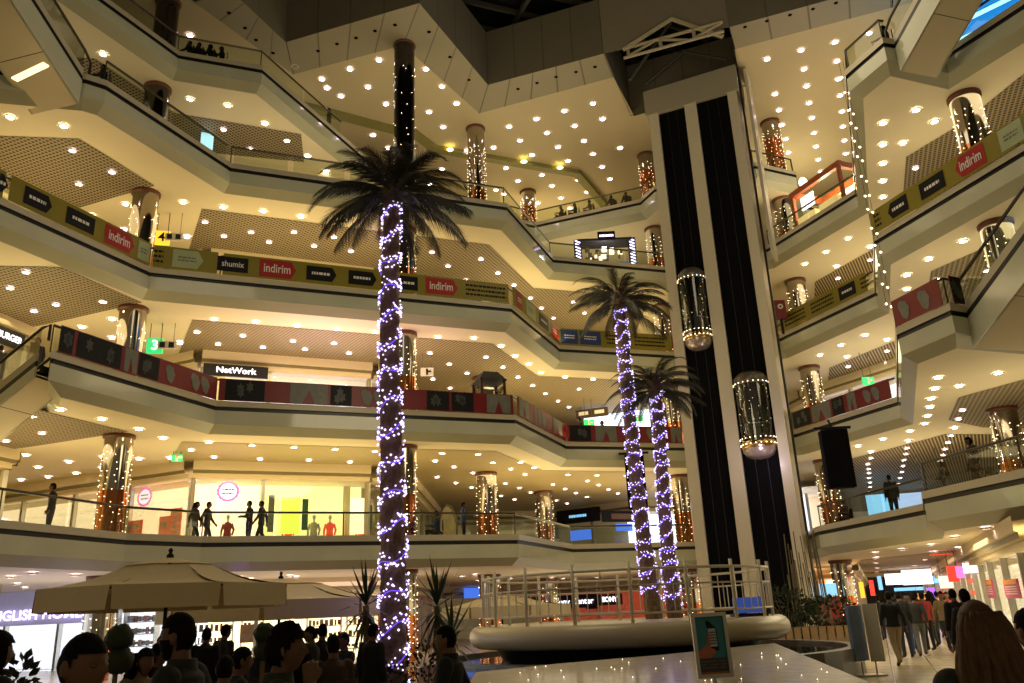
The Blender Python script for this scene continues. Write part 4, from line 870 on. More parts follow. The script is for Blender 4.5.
yucca(437, 606, 13.6, .70, 'spiky yucca right of the tall palm trunk', 44, 2)
yucca(452, 640, 13.0, .60, 'lower arching yucca behind the dark-coated man', 26, 5)
def bush(c, rx, ry, rz, label, seed, n=260, name='shrub', leaf=.09):
    r = random.Random(seed); t = thing(name, (c[0], c[1], c[2]-rz), label, 'plant'); bm = NB()
    for i in range(n):
        d = Vector((r.gauss(0, 1), r.gauss(0, 1), r.gauss(0, 1))).normalized(); q = r.uniform(.6, 1.05); p = Vector(c)+Vector((d.x*rx*q, d.y*ry*q, d.z*rz*q)); a = Vector((r.gauss(0, 1), r.gauss(0, 1), r.gauss(0, 1))).normalized(); b = d.cross(a)
        b = (b.normalized() if b.length > .05 else Vector((1, 0, 0))); u = (d+a*.6).normalized()*leaf
        bm.faces.new([bm.verts.new(v) for v in (p, p+u*.5+b*leaf*.3, p+u, p+u*.5-b*leaf*.3)])
    tag(obj('foliage', bm, SHRUB, t), kind='stuff')
    bm = NB()
    for q in range(5): tube(bm, (Vector(c)-Vector((0, 0, rz)), Vector(c)+Vector((rx*.6*math.cos(q*1.3), ry*.6*math.sin(q*1.3), rz*.4))), (.02, .008), 5)
    obj('branches', bm, TRUNK, t); return t
q = R(352, 668, 13.4); bush((q.x, 13.4, .62), .38, .3, .42, 'dark leafy shrub at the foot of the tall palm, left', 3)
q = R(425, 665, 13.6); bush((q.x, 13.6, .72), .34, .3, .5, 'dark leafy shrub at the foot of the tall palm, right', 4)
q = R(385, 668, 14.2); bush((q.x, 14.2, .55), .45, .3, .38, 'low shrub directly behind the tall palm trunk', 6)
q = R(20, 668, 6.0); bush((q.x, 6.0, 1.25), .10, .10, .24, 'small conifer-like plant at the bottom left corner', 5, 150, leaf=.08)
bm = NB(); lathe(bm, (q.x, 6.0, 0), [(0, .02), (.14, .02), (.2, .9), (.22, .98), (.16, .98), (0, .95)], 16); tag(obj('plant_pot', bm, MATS['dark_pot'], loc=(q.x, 6.0, 0)), 'tall dark pot under the small plant at the bottom left', 'pot')
bm = NB(); lathe(bm, (-2.32, 15, 0), [(.60, 0), (.68, .48), (.6, .52), (.56, .44), (0, .44)], 32); tag(obj('planter', bm, mat('planter_wood', (.12, .07, .04), .7, noise=.3), loc=(-2.32, 15, 0)), 'low round planter holding the tall palm', 'planter')
def topiary(px, py0, py1, Y, r, label, seed):
    a, b = R(px, py0, Y), R(px, py1, Y); t = thing('ball_topiary', (a.x, Y, 0), label, 'plant'); bm = NB(); tube(bm, ((a.x, Y, .3), (a.x, Y, a.z)), .025, 6); obj('stem', bm, TRUNK, t)
    for q in (a, b):
        bm = NB(); blob(bm, q, r, r, r, 16, 12); rr = random.Random(seed)
        for v in bm.verts: v.co = q+(v.co-q)*rr.uniform(.88, 1.12)
        obj('leaf_ball', bm, SHRUB, t, True)
    bm = NB(); lathe(bm, (a.x, Y, 0), [(0, .02), (.16, .02), (.22, .34), (.2, .38), (0, .34)], 16); obj('pot', bm, MATS['dark_pot'], t)
topiary(264, 633, 650, 9.0, .105, 'double ball topiary behind the person with hand to face', 1)
topiary(119, 638, 660, 8.0, .12, 'double ball topiary behind the short-haired man at left', 2)
# planter box of dark shrubs at the foot of the lift tower
q = P(806, 655, 0); t0 = thing('wooden_planter', (10.2, 31.5, 0), 'light wooden planter box at the foot of the lift tower', 'planter'); bm = NB()
for i in range(12): box(bm, Matrix.Translation((10.2-1.5+i*.26, 31.5-.1*i, .35)) @ Matrix.Rotation(-.36, 4, 'Z'), .23, .9, .7)
obj('boards', bm, mat('pale_boards', (.30, .20, .10), .6, noise=.3, nscale=3), t0)
bush((9.6, 31.6, 1.35), 1.0, .5, .7, 'dark evergreen shrub in the wooden planter by the lift tower, left', 7, 520, leaf=.2)
bush((11.0, 31.1, 1.15), .9, .5, .55, 'dark evergreen shrub in the wooden planter by the lift tower, right', 8, 420, leaf=.2)
t0 = thing('reed_bundle', (10.9, 33.2, 0), 'bundle of tall grey reeds standing behind the planter shrubs', 'plant'); r = random.Random(2)
for i in range(22):
    bm = NB(); x = 10.3+.06*i; tube(bm, ((x, 33.2-.03*i, 0), (x+r.uniform(-.08, .08), 33.2, r.uniform(2.4, 4.2))), .022, 4); obj('reed', bm, mat('reed', (.16, .14, .09), .7, noise=.2), t0)

# ------------------------------------------------------------------ fountain with railed platform
FX, FY, FRr = 2.60, 22.2, 3.75
t = thing('fountain_platform', (FX, FY, .6), 'round cream platform with tubular rim above the fountain basin', 'platform')
bm = NB(); lathe(bm, (FX, FY, 0), [(FRr-.05, 1.28), (0, 1.30)], 64); obj('deck', bm, LIP, t)
bm = NB(); tube(bm, [(FX+FRr*math.cos(2*PI*q/72), FY+FRr*math.sin(2*PI*q/72), 1.06) for q in range(73)], .26, 14, cap=False); obj('rim', bm, mat('cream_rim', (.60, .52, .34), .3, noise=.05), t, True)
bm = NB(); lathe(bm, (FX, FY, 0), [(FRr-.7, .3), (FRr-.3, .95)], 64); obj('skirt', bm, mat('dark_skirt', (.02, .018, .016), .3, noise=.2), t, True)
t = thing('platform_railing', (FX, FY, 1.3), 'white tubular railing around the fountain platform', 'railing'); RW = mat('rail_paint', (.68, .62, .46), .35, noise=.05); RR = FRr-.12
def arc(z, n=72, r=RR): return [(FX+r*math.cos(2*PI*q/n), FY+r*math.sin(2*PI*q/n), z) for q in range(n+1)]
for z, rr, nm in ((2.42, .035, 'top_rail'), (2.08, .022, 'middle_rail'), (1.50, .022, 'bottom_rail')):
    bm = NB(); tube(bm, arc(z), rr, 6, cap=False); obj(nm, bm, RW, t, True)
for q in range(18):
    a = 2*PI*q/18+.1; bm = NB(); tube(bm, ((FX+RR*math.cos(a), FY+RR*math.sin(a), 1.27), (FX+RR*math.cos(a), FY+RR*math.sin(a), 2.58)), .04, 8); obj('post', bm, RW, t, True)
for q in range(72):
    if q % 4 == 0: continue
    a = 2*PI*q/72+.1; bm = NB(); tube(bm, ((FX+RR*math.cos(a), FY+RR*math.sin(a), 1.50), (FX+RR*math.cos(a), FY+RR*math.sin(a), 2.08 if q % 2 else 2.42)), .013, 5); obj('baluster', bm, RW, t)
LEDGE = [(-.75, 13.35), (.6, 14.6), (2.4, 15.75), (5.2, 18.3), (3.55, 9.2), (-.75, 9.0)]
bm = NB(); polygon(bm, LEDGE, .80); n = len(LEDGE)
for i in range(n):
    a, b = LEDGE[i], LEDGE[(i+1) % n]; quad(bm, ((*a, 0), (*b, 0), (*b, .8), (*a, .8)))
tag(obj('fountain_ledge', bm, mat('speckled_marble', (.52, .47, .37), .25, noise=.3, nscale=6, coat=.25), loc=(2, 12, .4)), 'broad pale marble ledge in front of the dark fountain water', 'fountain')
NS = 8; ang0 = math.radians(22.5)
bm = NB(); lathe(bm, (FX+.4, FY, 0), [(4.85, .2), (4.85, .58), (5.15, .58), (5.15, 0)], 48, 0)
tag(obj('fountain_basin', bm, mat('basin_stone', (.10, .085, .06), .3, noise=.2), loc=(FX, FY, .3)), 'low dark round wall of the fountain basin around the platform', 'fountain')
bm = NB(); pts = [(-.75, 13.4), (.6, 14.65), (2.4, 15.8), (5.2, 18.35), (FX+5.1, FY-1.5), (FX+4.9, FY+2), (FX, FY+4.8), (FX-4.4, FY+1), (-3, 18)]; polygon(bm, pts, .50)
tag(obj('fountain_water', bm, mat('dark_water', (.004, .006, .010), .06, bump=.05, nscale=5, spec=.35), loc=(FX, FY, .5)), 'dark still water in the fountain basin under the platform', 'water')
r = random.Random(9); bm = NB()
for q in range(70):
    y = r.uniform(9.5, 17); x = r.uniform(-.5, 4.2)
    if y > 13.2+(x+.75)*.80 or x > 3.5+(y-9.2)*.17: continue
    octa(bm, (x, y, .812), .002+.0005*y)
tag(obj('ledge_lights', bm, glow('ledge_bulb', (1, .85, .6), 3), loc=(FX, 14, .8)), 'tiny warm lights scattered over the marble fountain ledge', 'lights', kind='stuff')
p = R(748, 606, 21.5); t = thing('display_case', (p.x, p.y, 1.3), 'blue glowing box standing on the fountain platform before the lift tower', 'box'); bm = NB(); box(bm, Matrix.Translation((p.x, p.y, 1.56)) @ Matrix.Rotation(-.1, 4, 'Z'), .66, .5, .36); obj('body', bm, mat('blue_box', (.05, .12, .40), .3, 0, (.05, .12, .6), .25), t); bm = NB(); box(bm, (p.x, p.y, 1.33), .8, .6, .07); obj('base', bm, BLKB, t)
# ------------------------------------------------------------------ poster stands
def frame_stand(M, w, h, depth, poleh, label, name='poster_stand'):
    t = thing(name, (M.translation.x, M.translation.y, 0), label, 'poster stand'); f = .035
    for a, b, c, d in ((0, h/2-f/2, w, f), (0, -h/2+f/2, w, f), (-w/2+f/2, 0, f, h-2*f), (w/2-f/2, 0, f, h-2*f)):
        bm = NB(); box(bm, M @ Matrix.Translation((a, b, 0)), c, d, depth); obj('frame_bar', bm, STEEL, t)
    bm = NB(); p = M.translation; tube(bm, ((p.x, p.y+.02, .03), (p.x, p.y+.02, p.z-h/2)), .022, 8); obj('pole', bm, STEEL, t)
    bm = NB(); lathe(bm, (p.x, p.y+.02, 0), [(0, .04), (.2, .035), (.22, 0)], 20); obj('base', bm, STEEL, t)
    return t
PY_ = 8.5; tl, br = R(690.5, 613.5, PY_), R(733, 677, PY_); w, h = abs(br.x-tl.x), tl.z-br.z
M = Matrix.Translation(((tl.x+br.x)/2, PY_, (tl.z+br.z)/2)) @ Matrix.Rotation(PI/2, 4, 'X') @ Matrix.Rotation(.02, 4, 'Z')
t = frame_stand(M, w, h, .05, 0, 'framed poster of a hand holding a phone, standing in front of the fountain')
iw, ih = w-.06, h-.06; g = lambda x, y, z=.01: M @ Matrix.Translation((x*iw, y*ih, z))
bm = NB(); box(bm, M, iw, ih, .01); pn = obj('poster_sheet', bm, TEALP, t)
def patch(name, pts, m, z): bm = NB(); shape(bm, M @ Matrix.Translation((0, 0, z)), [(x*iw, y*ih) for x, y in pts]); return obj(name, bm, m, pn)
patch('text_ground', [(-.5, -.5), (.5, -.5), (.5, -.22), (-.5, -.22)], mat('poster_brown', (.05, .04, .045), .5, noise=.2), .008)
patch('orange_strip', [(-.5, -.5), (.5, -.5), (.5, -.455), (-.5, -.455)], mat('poster_orange', (.35, .13, .02), .5, noise=.2), .011)
patch('hand_print', [(-.48, -.22), (-.46, -.1), (-.30, -.03), (-.18, .0), (-.12, .2), (-.06, .22), (-.03, .1), (-.03, -.05), (.1, -.08), (.12, -.14), (.0, -.17), (-.05, -.22)], mat('poster_skin', (.42, .13, .08), .5, noise=.2), .012)
patch('phone_print', [(-.08, -.1), (.24, -.1), (.22, .28), (-.02, .42), (-.12, .42), (-.12, .33), (-.08, .3)], BLKB, .010)
patch('screen_print', [(-.05, -.03), (.2, -.03), (.18, .28), (-.08, .28)], mat('screen_print', (.45, .5, .5), .4, noise=.1), .014)
patch('fingertip_print', [(-.10, -.02), (-.04, -.02), (-.05, .2), (-.09, .22), (-.12, .16)], MATS['poster_skin'], .016)
bm = NB(); scribble(bm, g(.06, .12, .018), iw*.22, ih*.24, 5, 0, rnd); obj('screen_lines', bm, CL['grey'], pn)
bm = NB(); scribble(bm, g(0, -.33, .014), iw*.9, ih*.16, 3, 0, rnd); obj('small_print', bm, CL['grey'], pn)
# standing display at the right
a = P(862, 683, 0); M = Matrix.Translation((7.55, 19.0, 1.12)) @ Matrix.Rotation(.62, 4, 'Z') @ Matrix.Rotation(PI/2, 4, 'X')
p = R(857, 633, 19.3); M.translation = (p.x, 19.3, p.z)
t = thing('display_stand', (p.x, 19.3, 0), 'blue and white standing display panel in the walkway on the right', 'display')
bm = NB(); box(bm, M, .50, 1.15, .08); obj('blue_face', bm, mat('blue_print', (.16, .24, .42), .4, noise=.6, nscale=2.5), t)
bm = NB(); M2 = Matrix.Translation((p.x+.36, 19.28, p.z)) @ Matrix.Rotation(-.55, 4, 'Z') @ Matrix.Rotation(PI/2, 4, 'X'); box(bm, M2, .30, 1.2, .06); obj('pale_face', bm, mat('pale_face', (.62, .57, .44), .4, noise=.1), t)
for dx in (.0, .3):
    bm = NB(); tube(bm, ((p.x+dx, 19.3, .02), (p.x+dx, 19.3, p.z-.6)), .02, 6); obj('leg', bm, STEEL, t)
bm = NB(); box(bm, (p.x+.15, 19.3, .02), .6, .4, .03); obj('foot_plate', bm, STEEL, t)
p = R(827, 600, 39.5); t = thing('vending_machine', (p.x, 39.5, 0), 'red machine with a bright screen left of the corridor column', 'machine'); bm = NB(); box(bm, (p.x, 39.5, .95), .9, .7, 1.5); obj('body', bm, REDS, t); bm = NB(); box(bm, (p.x, 39.16, 2.0), .75, .1, .55); obj('screen', bm, GC, t); bm = NB(); box(bm, (p.x, 39.5, .1), 1.0, .8, .2); obj('plinth', bm, BLKB, t)

# ------------------------------------------------------------------ umbrellas
def umbrella(apex, r, rise, val, label, rot=PI/8, pole=True, kz=None):
    a = Vector(apex); t = thing('market_umbrella', (a.x, a.y, 0), label, 'umbrella'); n = 8; ze = a.z-rise
    ring = lambda f, z: [Vector((a.x+r*f*math.cos(rot+2*PI*q/n), a.y+r*f*math.sin(rot+2*PI*q/n), z)) for q in range(n)]
    r1, r2, r3, r4 = ring(.12, a.z-.03), ring(.36, a.z-rise*.30), ring(1, ze), ring(1.0, ze-val)
    for q in range(n):
        k = (q+1) % n; bm = NB()
        for u, v in ((r2, r3),):
            m = 6
            for i in range(m):
                f0, f1 = i/m, (i+1)/m; sg = lambda f: Vector((0, 0, -.06*math.sin(PI*f)))
                quad(bm, (u[q].lerp(v[q], f0)+sg(f0), u[q].lerp(v[q], f1)+sg(f1), u[k].lerp(v[k], f1)+sg(f1)*1.4, u[k].lerp(v[k], f0)+sg(f0)*1.4))
        obj('canopy_panel', bm, BEIGE, t)
        bm = NB(); e = (r3[k]-r3[q])*.012; out = (r3[q]+r3[k])/2-Vector((a.x, a.y, ze)); out = out.normalized()*.02
        quad(bm, (r3[q]+e, r3[k]-e, r4[k]-e*2+out, r4[q]+e*2+out)); obj('valance', bm, BEIGE, t)
        bm = NB(); tube(bm, (Vector((a.x, a.y, a.z-.1)), r3[q]-Vector((0, 0, .04))), .014, 5); obj('rib', bm, mat('umbrella_wood', (.06, .035, .02), .5, noise=.2), t)
    bm = NB()
    tops = ring(.37, a.z-rise*.30+.012); c = bm.verts.new(a)
    vs = [bm.verts.new(p) for p in tops]
    for q in range(n): bm.faces.new((c, vs[q], vs[(q+1) % n]))
    obj('vent_cap', bm, BEIGE, t)
    bm = NB(); lathe(bm, a, [(.05, -.02), (.05, .03), (.02, .06), (.035, .10), (0, .14)], 10); obj('finial', bm, CL['black'], t)
    bm = NB(); tube(bm, ((a.x, a.y, .06), (a.x, a.y, a.z-.05)), .028, 8); obj('pole', bm, CL['black'], t)
    bm = NB(); lathe(bm, (a.x, a.y, 0), [(0, .1), (.3, .08), (.32, 0)], 20); obj('base', bm, CL['black'], t)
umbrella((-5.0, 12, 2.58), 1.68, .42, .29, 'largest beige market umbrella in the left foreground', 0.0)
umbrella((-4.68, 16.5, 2.44), 2.25, .44, .32, 'second beige umbrella partly hidden behind the largest one', .15)
umbrella((-.72, 29, 2.18), 2.45, .36, .34, 'distant beige umbrella seen through the platform railing')
# ------------------------------------------------------------------ hanging black loudspeakers
for (px, py, Y, w, h, lab) in ((837, 459, 33.2, 1.05, 2.35, 'tall black loudspeaker column hanging right of the lift tower'), (636, 482, 41.2, .95, 2.7, 'tall black loudspeaker column hanging behind the middle palm trunk')):
    p = R(px, py, Y); t = thing('hanging_speaker', (p.x, p.y, p.z-h/2), lab, 'speaker')
    for q in range(4):
        bm = NB(); box(bm, Matrix.Translation((p.x, p.y, p.z-h/2+h*(q+.5)/4)) @ Matrix.Rotation(-.1, 4, 'Z'), w, .5, h/4-.01); obj('cabinet', bm, mat('speaker_cloth', (.004, .004, .005), .9, noise=.3, spec=.1), t)
    bm = NB(); box(bm, (p.x, p.y, p.z+h/2+.1), 1.5, .12, .1); tube(bm, ((p.x, p.y, p.z+h/2+.1), (p.x, p.y+.3, p.z+h/2+.5)), .05, 6); obj('bracket', bm, BLKB, t)

# ------------------------------------------------------------------ kiosks on the galleries
def kiosk(c, w, d, h, label, rot):
    t = thing('lantern_kiosk', c, label, 'kiosk'); M = Matrix.Translation(Vector(c)) @ Matrix.Rotation(rot, 4, 'Z')
    for x in (-1, 1):
        for y in (-1, 1):
            bm = NB(); box(bm, M @ Matrix.Translation((x*w/2, y*d/2, h/2)), .1, .1, h); obj('corner_post', bm, CL['brown'], t)
    bm = NB(); v = [bm.verts.new(M @ Vector(q)) for q in ((-w*.6, -d*.6, h), (w*.6, -d*.6, h), (w*.6, d*.6, h), (-w*.6, d*.6, h), (-w*.3, -d*.3, h+.45), (w*.3, -d*.3, h+.45), (w*.3, d*.3, h+.45), (-w*.3, d*.3, h+.45))]
    for f in ((0, 1, 5, 4), (1, 2, 6, 5), (2, 3, 7, 6), (3, 0, 4, 7), (4, 5, 6, 7), (3, 2, 1, 0)): bm.faces.new([v[i] for i in f])
    obj('roof', bm, CL['charcoal'], t)
    bm = NB(); box(bm, M @ Matrix.Translation((0, 0, .5)), w*.95, d*.95, 1.0); obj('counter', bm, CL['brown'], t)
    bm = NB(); box(bm, M @ Matrix.Translation((0, d*.2, 1.5)), w*.5, .2, .9); obj('display', bm, CHROME, t)
    for x in (-1, 1): bm = NB(); box(bm, M @ Matrix.Translation((x*w*.48, 0, h*.6)), .02, d*.9, h*.6); obj('side_glass', bm, CARGL, t)
p = R(489, 396, 35.9); kiosk((p.x, 35.9, LV[2]+.02), 1.1, 1.1, 2.2, 'small dark lantern-shaped kiosk on the second gallery, back wing', .38)
# neon kiosk on the fourth gallery
p = P(602, 264, 19.3); cy = 43.6; L0, R0 = R(577, 245, cy), R(631, 248, cy); t = thing('neon_kiosk', ((L0.x+R0.x)/2, cy, 19.32), 'glowing kiosk with striped white neon end panels on the fourth gallery', 'kiosk')
for q in (L0, R0):
    bm = NB(); box(bm, (q.x, cy-.3, 20.75), .42, .3, 2.2); tw = obj('tower_panel', bm, BLKB, t); bm = NB()
    for i in range(11): box(bm, Matrix.Translation((q.x, cy-.48, 19.8+i*.19)) @ Matrix.Rotation(.5, 4, 'Y'), .32, .04, .07)
    obj('neon_stripes', bm, GV, tw)
bm = NB(); box(bm, ((L0.x+R0.x)/2, cy, 19.85), R0.x-L0.x-.6, 1.0, 1.0); obj('counter', bm, mat('glass_counter', (.18, .22, .30), .15, 0, (.3, .4, .6), .2, ), t)
bm = NB(); box(bm, ((L0.x+R0.x)/2, cy, 21.75), R0.x-L0.x, 1.2, .12); obj('canopy', bm, CL['charcoal'], t)
bm = NB(); box(bm, ((L0.x+R0.x)/2+.1, cy-.65, 21.9), 1.0, .1, .55); s = obj('name_board', bm, BLKB, t); bm = NB(); scribble(bm, Matrix.Translation(((L0.x+R0.x)/2+.1, cy-.72, 21.9)) @ Matrix.Rotation(PI/2, 4, 'X'), .8, .3, 1, 0, rnd); obj('lettering', bm, GV, s)
bm = NB(); r = random.Random(4)
for i in range(26): box(bm, (r.uniform(L0.x+.5, R0.x-.5), cy-.2+r.uniform(-.2, .2), 20.35+r.uniform(.1, .9)), r.uniform(.1, .3), .15, r.uniform(.15, .4), i % 3)
tag(obj('goods', bm, [MATS['warm_white_interior'], CL['tan'], CL['grey']], t), kind='stuff')
point(((L0.x+R0.x)/2, cy-.6, 21.3), 30, (.9, .85, 1), .2, 'kiosk_lamp')
# orange framed booth on the fourth gallery right of the tower
OR = mat('orange_frame', (.45, .10, .02), .4, noise=.1); c = Vector((16.75, 37.9, 19.5)); M = Matrix.Translation(c) @ Matrix.Rotation(-1.19, 4, 'Z'); t = thing('orange_booth', c, 'orange-framed booth with bright counters behind the glass rail, right of the lift tower', 'kiosk')
for (x, y, z, a, b, d) in ((-1.7, -1, 1.2, .16, .16, 2.4), (1.7, -1, 1.2, .16, .16, 2.4), (-1.7, 1, 1.2, .16, .16, 2.4), (1.7, 1, 1.2, .16, .16, 2.4), (0, -1, 2.45, 3.7, .22, .3), (0, 1, 2.45, 3.7, .22, .3), (-1.7, 0, 2.45, .22, 2.2, .3), (1.7, 0, 2.45, .22, 2.2, .3)):
    bm = NB(); box(bm, M @ Matrix.Translation((x, y, z)), a, b, d); obj('frame_beam', bm, OR, t)
bm = NB(); box(bm, M @ Matrix.Translation((0, .9, 1.4)), 3.3, .06, 1.6); obj('bright_back', bm, I_HOT, t)
bm = NB(); box(bm, M @ Matrix.Translation((-.8, -.9, 1.7)), .9, .08, .7); obj('white_panel', bm, GW, t)
bm = NB(); blob(bm, M @ Vector((-.9, -.9, 2.85)), .22, .22, .28); obj('lamp_globe', bm, glow('globe_light', (1, .95, .85), 2.2), t)
for x in (-.9, .7): bm = NB(); box(bm, M @ Matrix.Translation((x, -.7, .5)), 1.3, .7, 1.0); obj('counter', bm, I_YEL, t)
point(M @ Vector((0, -.2, 2.2)), 150, (1, .85, .6), .3, 'booth_lamp')
# red totem by the tower on the third gallery, blue screens, red post on the lowest gallery
p = R(780, 310, 39.2); t = thing('red_totem', (p.x, 39.2, 14.32), 'dark red information totem beside the lift tower, third gallery', 'totem'); bm = NB(); box(bm, (p.x, 39.2, p.z), .55, .2, 1.0); obj('panel', bm, REDB, t); bm = NB(); tube(bm, ((p.x, 39.2, 14.32), (p.x, 39.2, p.z-.5)), .06, 6); obj('post', bm, BLKB, t); bm = NB(); lathe(bm, (0, 0, 0), [(.06, 0), (.14, 0)], 16); bm.transform(Matrix.Translation((p.x, 39.07, p.z+.15)) @ Matrix.Rotation(PI/2, 4, 'X')); obj('emblem', bm, WHITE, t)
for (px, py, Y, w, h, lab) in ((881, 505, 52, 1.6, 1.3, 'blue lit screen behind the standing man, lowest gallery right'), (912, 502, 56, 2.2, 1.2, 'pale blue lit shop window right of the standing man, lowest gallery')):
    hangbox(px, py, Y, w, h, GC if px == 881 else glow('pale_blue_light', (.5, .65, 1), .8), lab, 'lit_screen')
# glass panes of blue light beyond the top right corner
p = R(978, 18, 30); bm = NB(); box(bm, Matrix.Translation((p.x, 30, p.z-1.2)) @ Matrix.Rotation(-1.2, 4, 'Z'), 9, .1, 6); t = obj('blue_light_wall', bm, glow('aqua_light', (.01, .22, .65), .55), loc=(p.x, 30, p.z)); tag(t, 'blue glowing wall beyond the escalator at the top right corner', 'light wall')
bm = NB()
for q in range(3): box(bm, Matrix.Translation((p.x-.4, 29.8, p.z-.9+q*.8)) @ Matrix.Rotation(-1.2, 4, 'Z') @ Matrix.Rotation(.25, 4, 'Y'), 6, .12, .14)
obj('light_tube', bm, glow('aqua_tube', (.4, .85, 1), 1.5), t)
# light strings dropping from the near right fourth gallery corner
t = thing('light_curtain', (12.35, 25.2, 14.4), 'thin vertical strings of warm lights dropping beside the near right galleries', 'light string'); r = random.Random(5)
for (x, y) in ((12.33, 25.35), (12.6, 25.6)):
    bm = NB(); tube(bm, ((x, y, 10.6), (x, y, 20.3)), .008, 3); s = obj('strand', bm, RAILM, t); bm = NB()
    for q in range(14): octa(bm, (x, y, 10.7+q*.68+r.uniform(-.1, .1)), .05)
    obj('bulb_row', bm, BULBW, s)

# ------------------------------------------------------------------ people
HC = Vector((0, .03, 1.615))
def head_vert(d, k=1.0):
    x, y, z = d
    X = .076*x; Y = .097*y; Z = .120*z
    if z < 0: X *= 1-.30*(-z)**1.4; Y *= 1-.10*(-z); Y += .012*(-z) if y > 0 else .02*(-z)
    if y > 0:
        g = lambda u, c, w: math.exp(-((u-c)/w)**2)
        Y += .030*g(x, 0, .15)*g(z, -.16, .17)+.012*g(x, 0, .12)*g(z, .05, .16)
        Y -= .012*g(abs(x), .40, .17)*g(z, .03, .11)
        Y += .007*g(z, .20, .09)*g(abs(x), .35, .3)
        Y += .008*g(x, 0, .24)*g(z, -.45, .07)-.005*g(x, 0, .3)*g(z, -.46, .02)+.010*g(x, 0, .3)*g(z, -.82, .16)
    return HC+Vector((X, Y, Z))*k
def sphere_dirs(u, v):
    rows = []
    for i in range(1, v):
        ph = PI*i/v; rows.append([Vector((math.sin(ph)*math.sin(2*PI*j/u), math.sin(ph)*math.cos(2*PI*j/u), math.cos(ph))) for j in range(u)])
    return rows
def head_bm(bm, u=28, v=22):
    rows = [[bm.verts.new(head_vert(d)) for d in r] for r in sphere_dirs(u, v)]
    for i in range(len(rows)-1):
        for j in range(u): bm.faces.new((rows[i][j], rows[i+1][j], rows[i+1][(j+1) % u], rows[i][(j+1) % u]))
    a, b = bm.verts.new(head_vert(Vector((0, 0, 1)))), bm.verts.new(head_vert(Vector((0, 0, -1))))
    for j in range(u):
        bm.faces.new((a, rows[0][j], rows[0][(j+1) % u])); bm.faces.new((b, rows[-1][(j+1) % u], rows[-1][j]))
    for s in (-1, 1):
        m = Matrix.Translation(HC+Vector((.077*s, -.008, -.005))) @ Matrix.Rotation(.35*s, 4, 'Z') @ Matrix.Diagonal((.012, .024, .034, 1)); bmesh.ops.create_uvsphere(bm, u_segments=8, v_segments=6, radius=1, matrix=m)
BASE = dict(pelvis=(0, 0, .96), waist=(0, 0, 1.10), chest=(0, 0, 1.29), neck=(0, -.005, 1.45), top=(0, .02, 1.57))
LIMB = lambda s: {'sh%d' % s: (.165*s, -.005, 1.40), 'el%d' % s: (.225*s, -.03, 1.13), 'wr%d' % s: (.235*s, .05, .90), 'hip%d' % s: (.085*s, 0, .90), 'kn%d' % s: (.095*s, .02, .50), 'an%d' % s: (.10*s, -.02, .09), 'toe%d' % s: (.115*s, .14, .045)}
def joints(pose):
    J = dict(BASE); J.update(LIMB(-1)); J.update(LIMB(1))
    if pose == 'walk': J.update({'kn1': (.09, .16, .52), 'an1': (.09, .22, .10), 'toe1': (.1, .37, .06), 'kn-1': (-.09, -.06, .50), 'an-1': (-.09, -.30, .16), 'toe-1': (-.1, -.18, .045), 'el1': (.23, -.12, 1.15), 'wr1': (.24, -.14, .92), 'el-1': (-.23, .05, 1.14), 'wr-1': (-.22, .2, .95)})
    if pose == 'phone': J.update({'el1': (.27, .16, 1.16), 'wr1': (.13, .16, 1.42)})
    if pose == 'hold': J.update({'el1': (.24, .05, 1.14), 'wr1': (.12, .28, 1.16), 'el-1': (-.24, .05, 1.14), 'wr-1': (-.12, .27, 1.14)})
    if pose == 'sit':
        for k in list(J):
            if k[:2] not in ('kn', 'an', 'to') or k == 'top': J[k] = (J[k][0], J[k][1], J[k][2]-.44)
        for s in (-1, 1): J['kn%d' % s] = (.11*s, .42, .50); J['an%d' % s] = (.11*s, .40, .09); J['toe%d' % s] = (.12*s, .56, .045); J['el%d' % s] = (.24*s, .08, .70); J['wr%d' % s] = (.14*s, .32, .72)
    return J
RAD = dict(pelvis=(.16, .115), waist=(.15, .11), chest=(.17, .125), neck=(.06, .06), top=(.05, .05), sh=(.075, .075), el=(.056, .056), wr=(.038, .038), hip=(.10, .10), kn=(.068, .068), an=(.048, .048), toe=(.042, .036))
BM_CACHE = {}
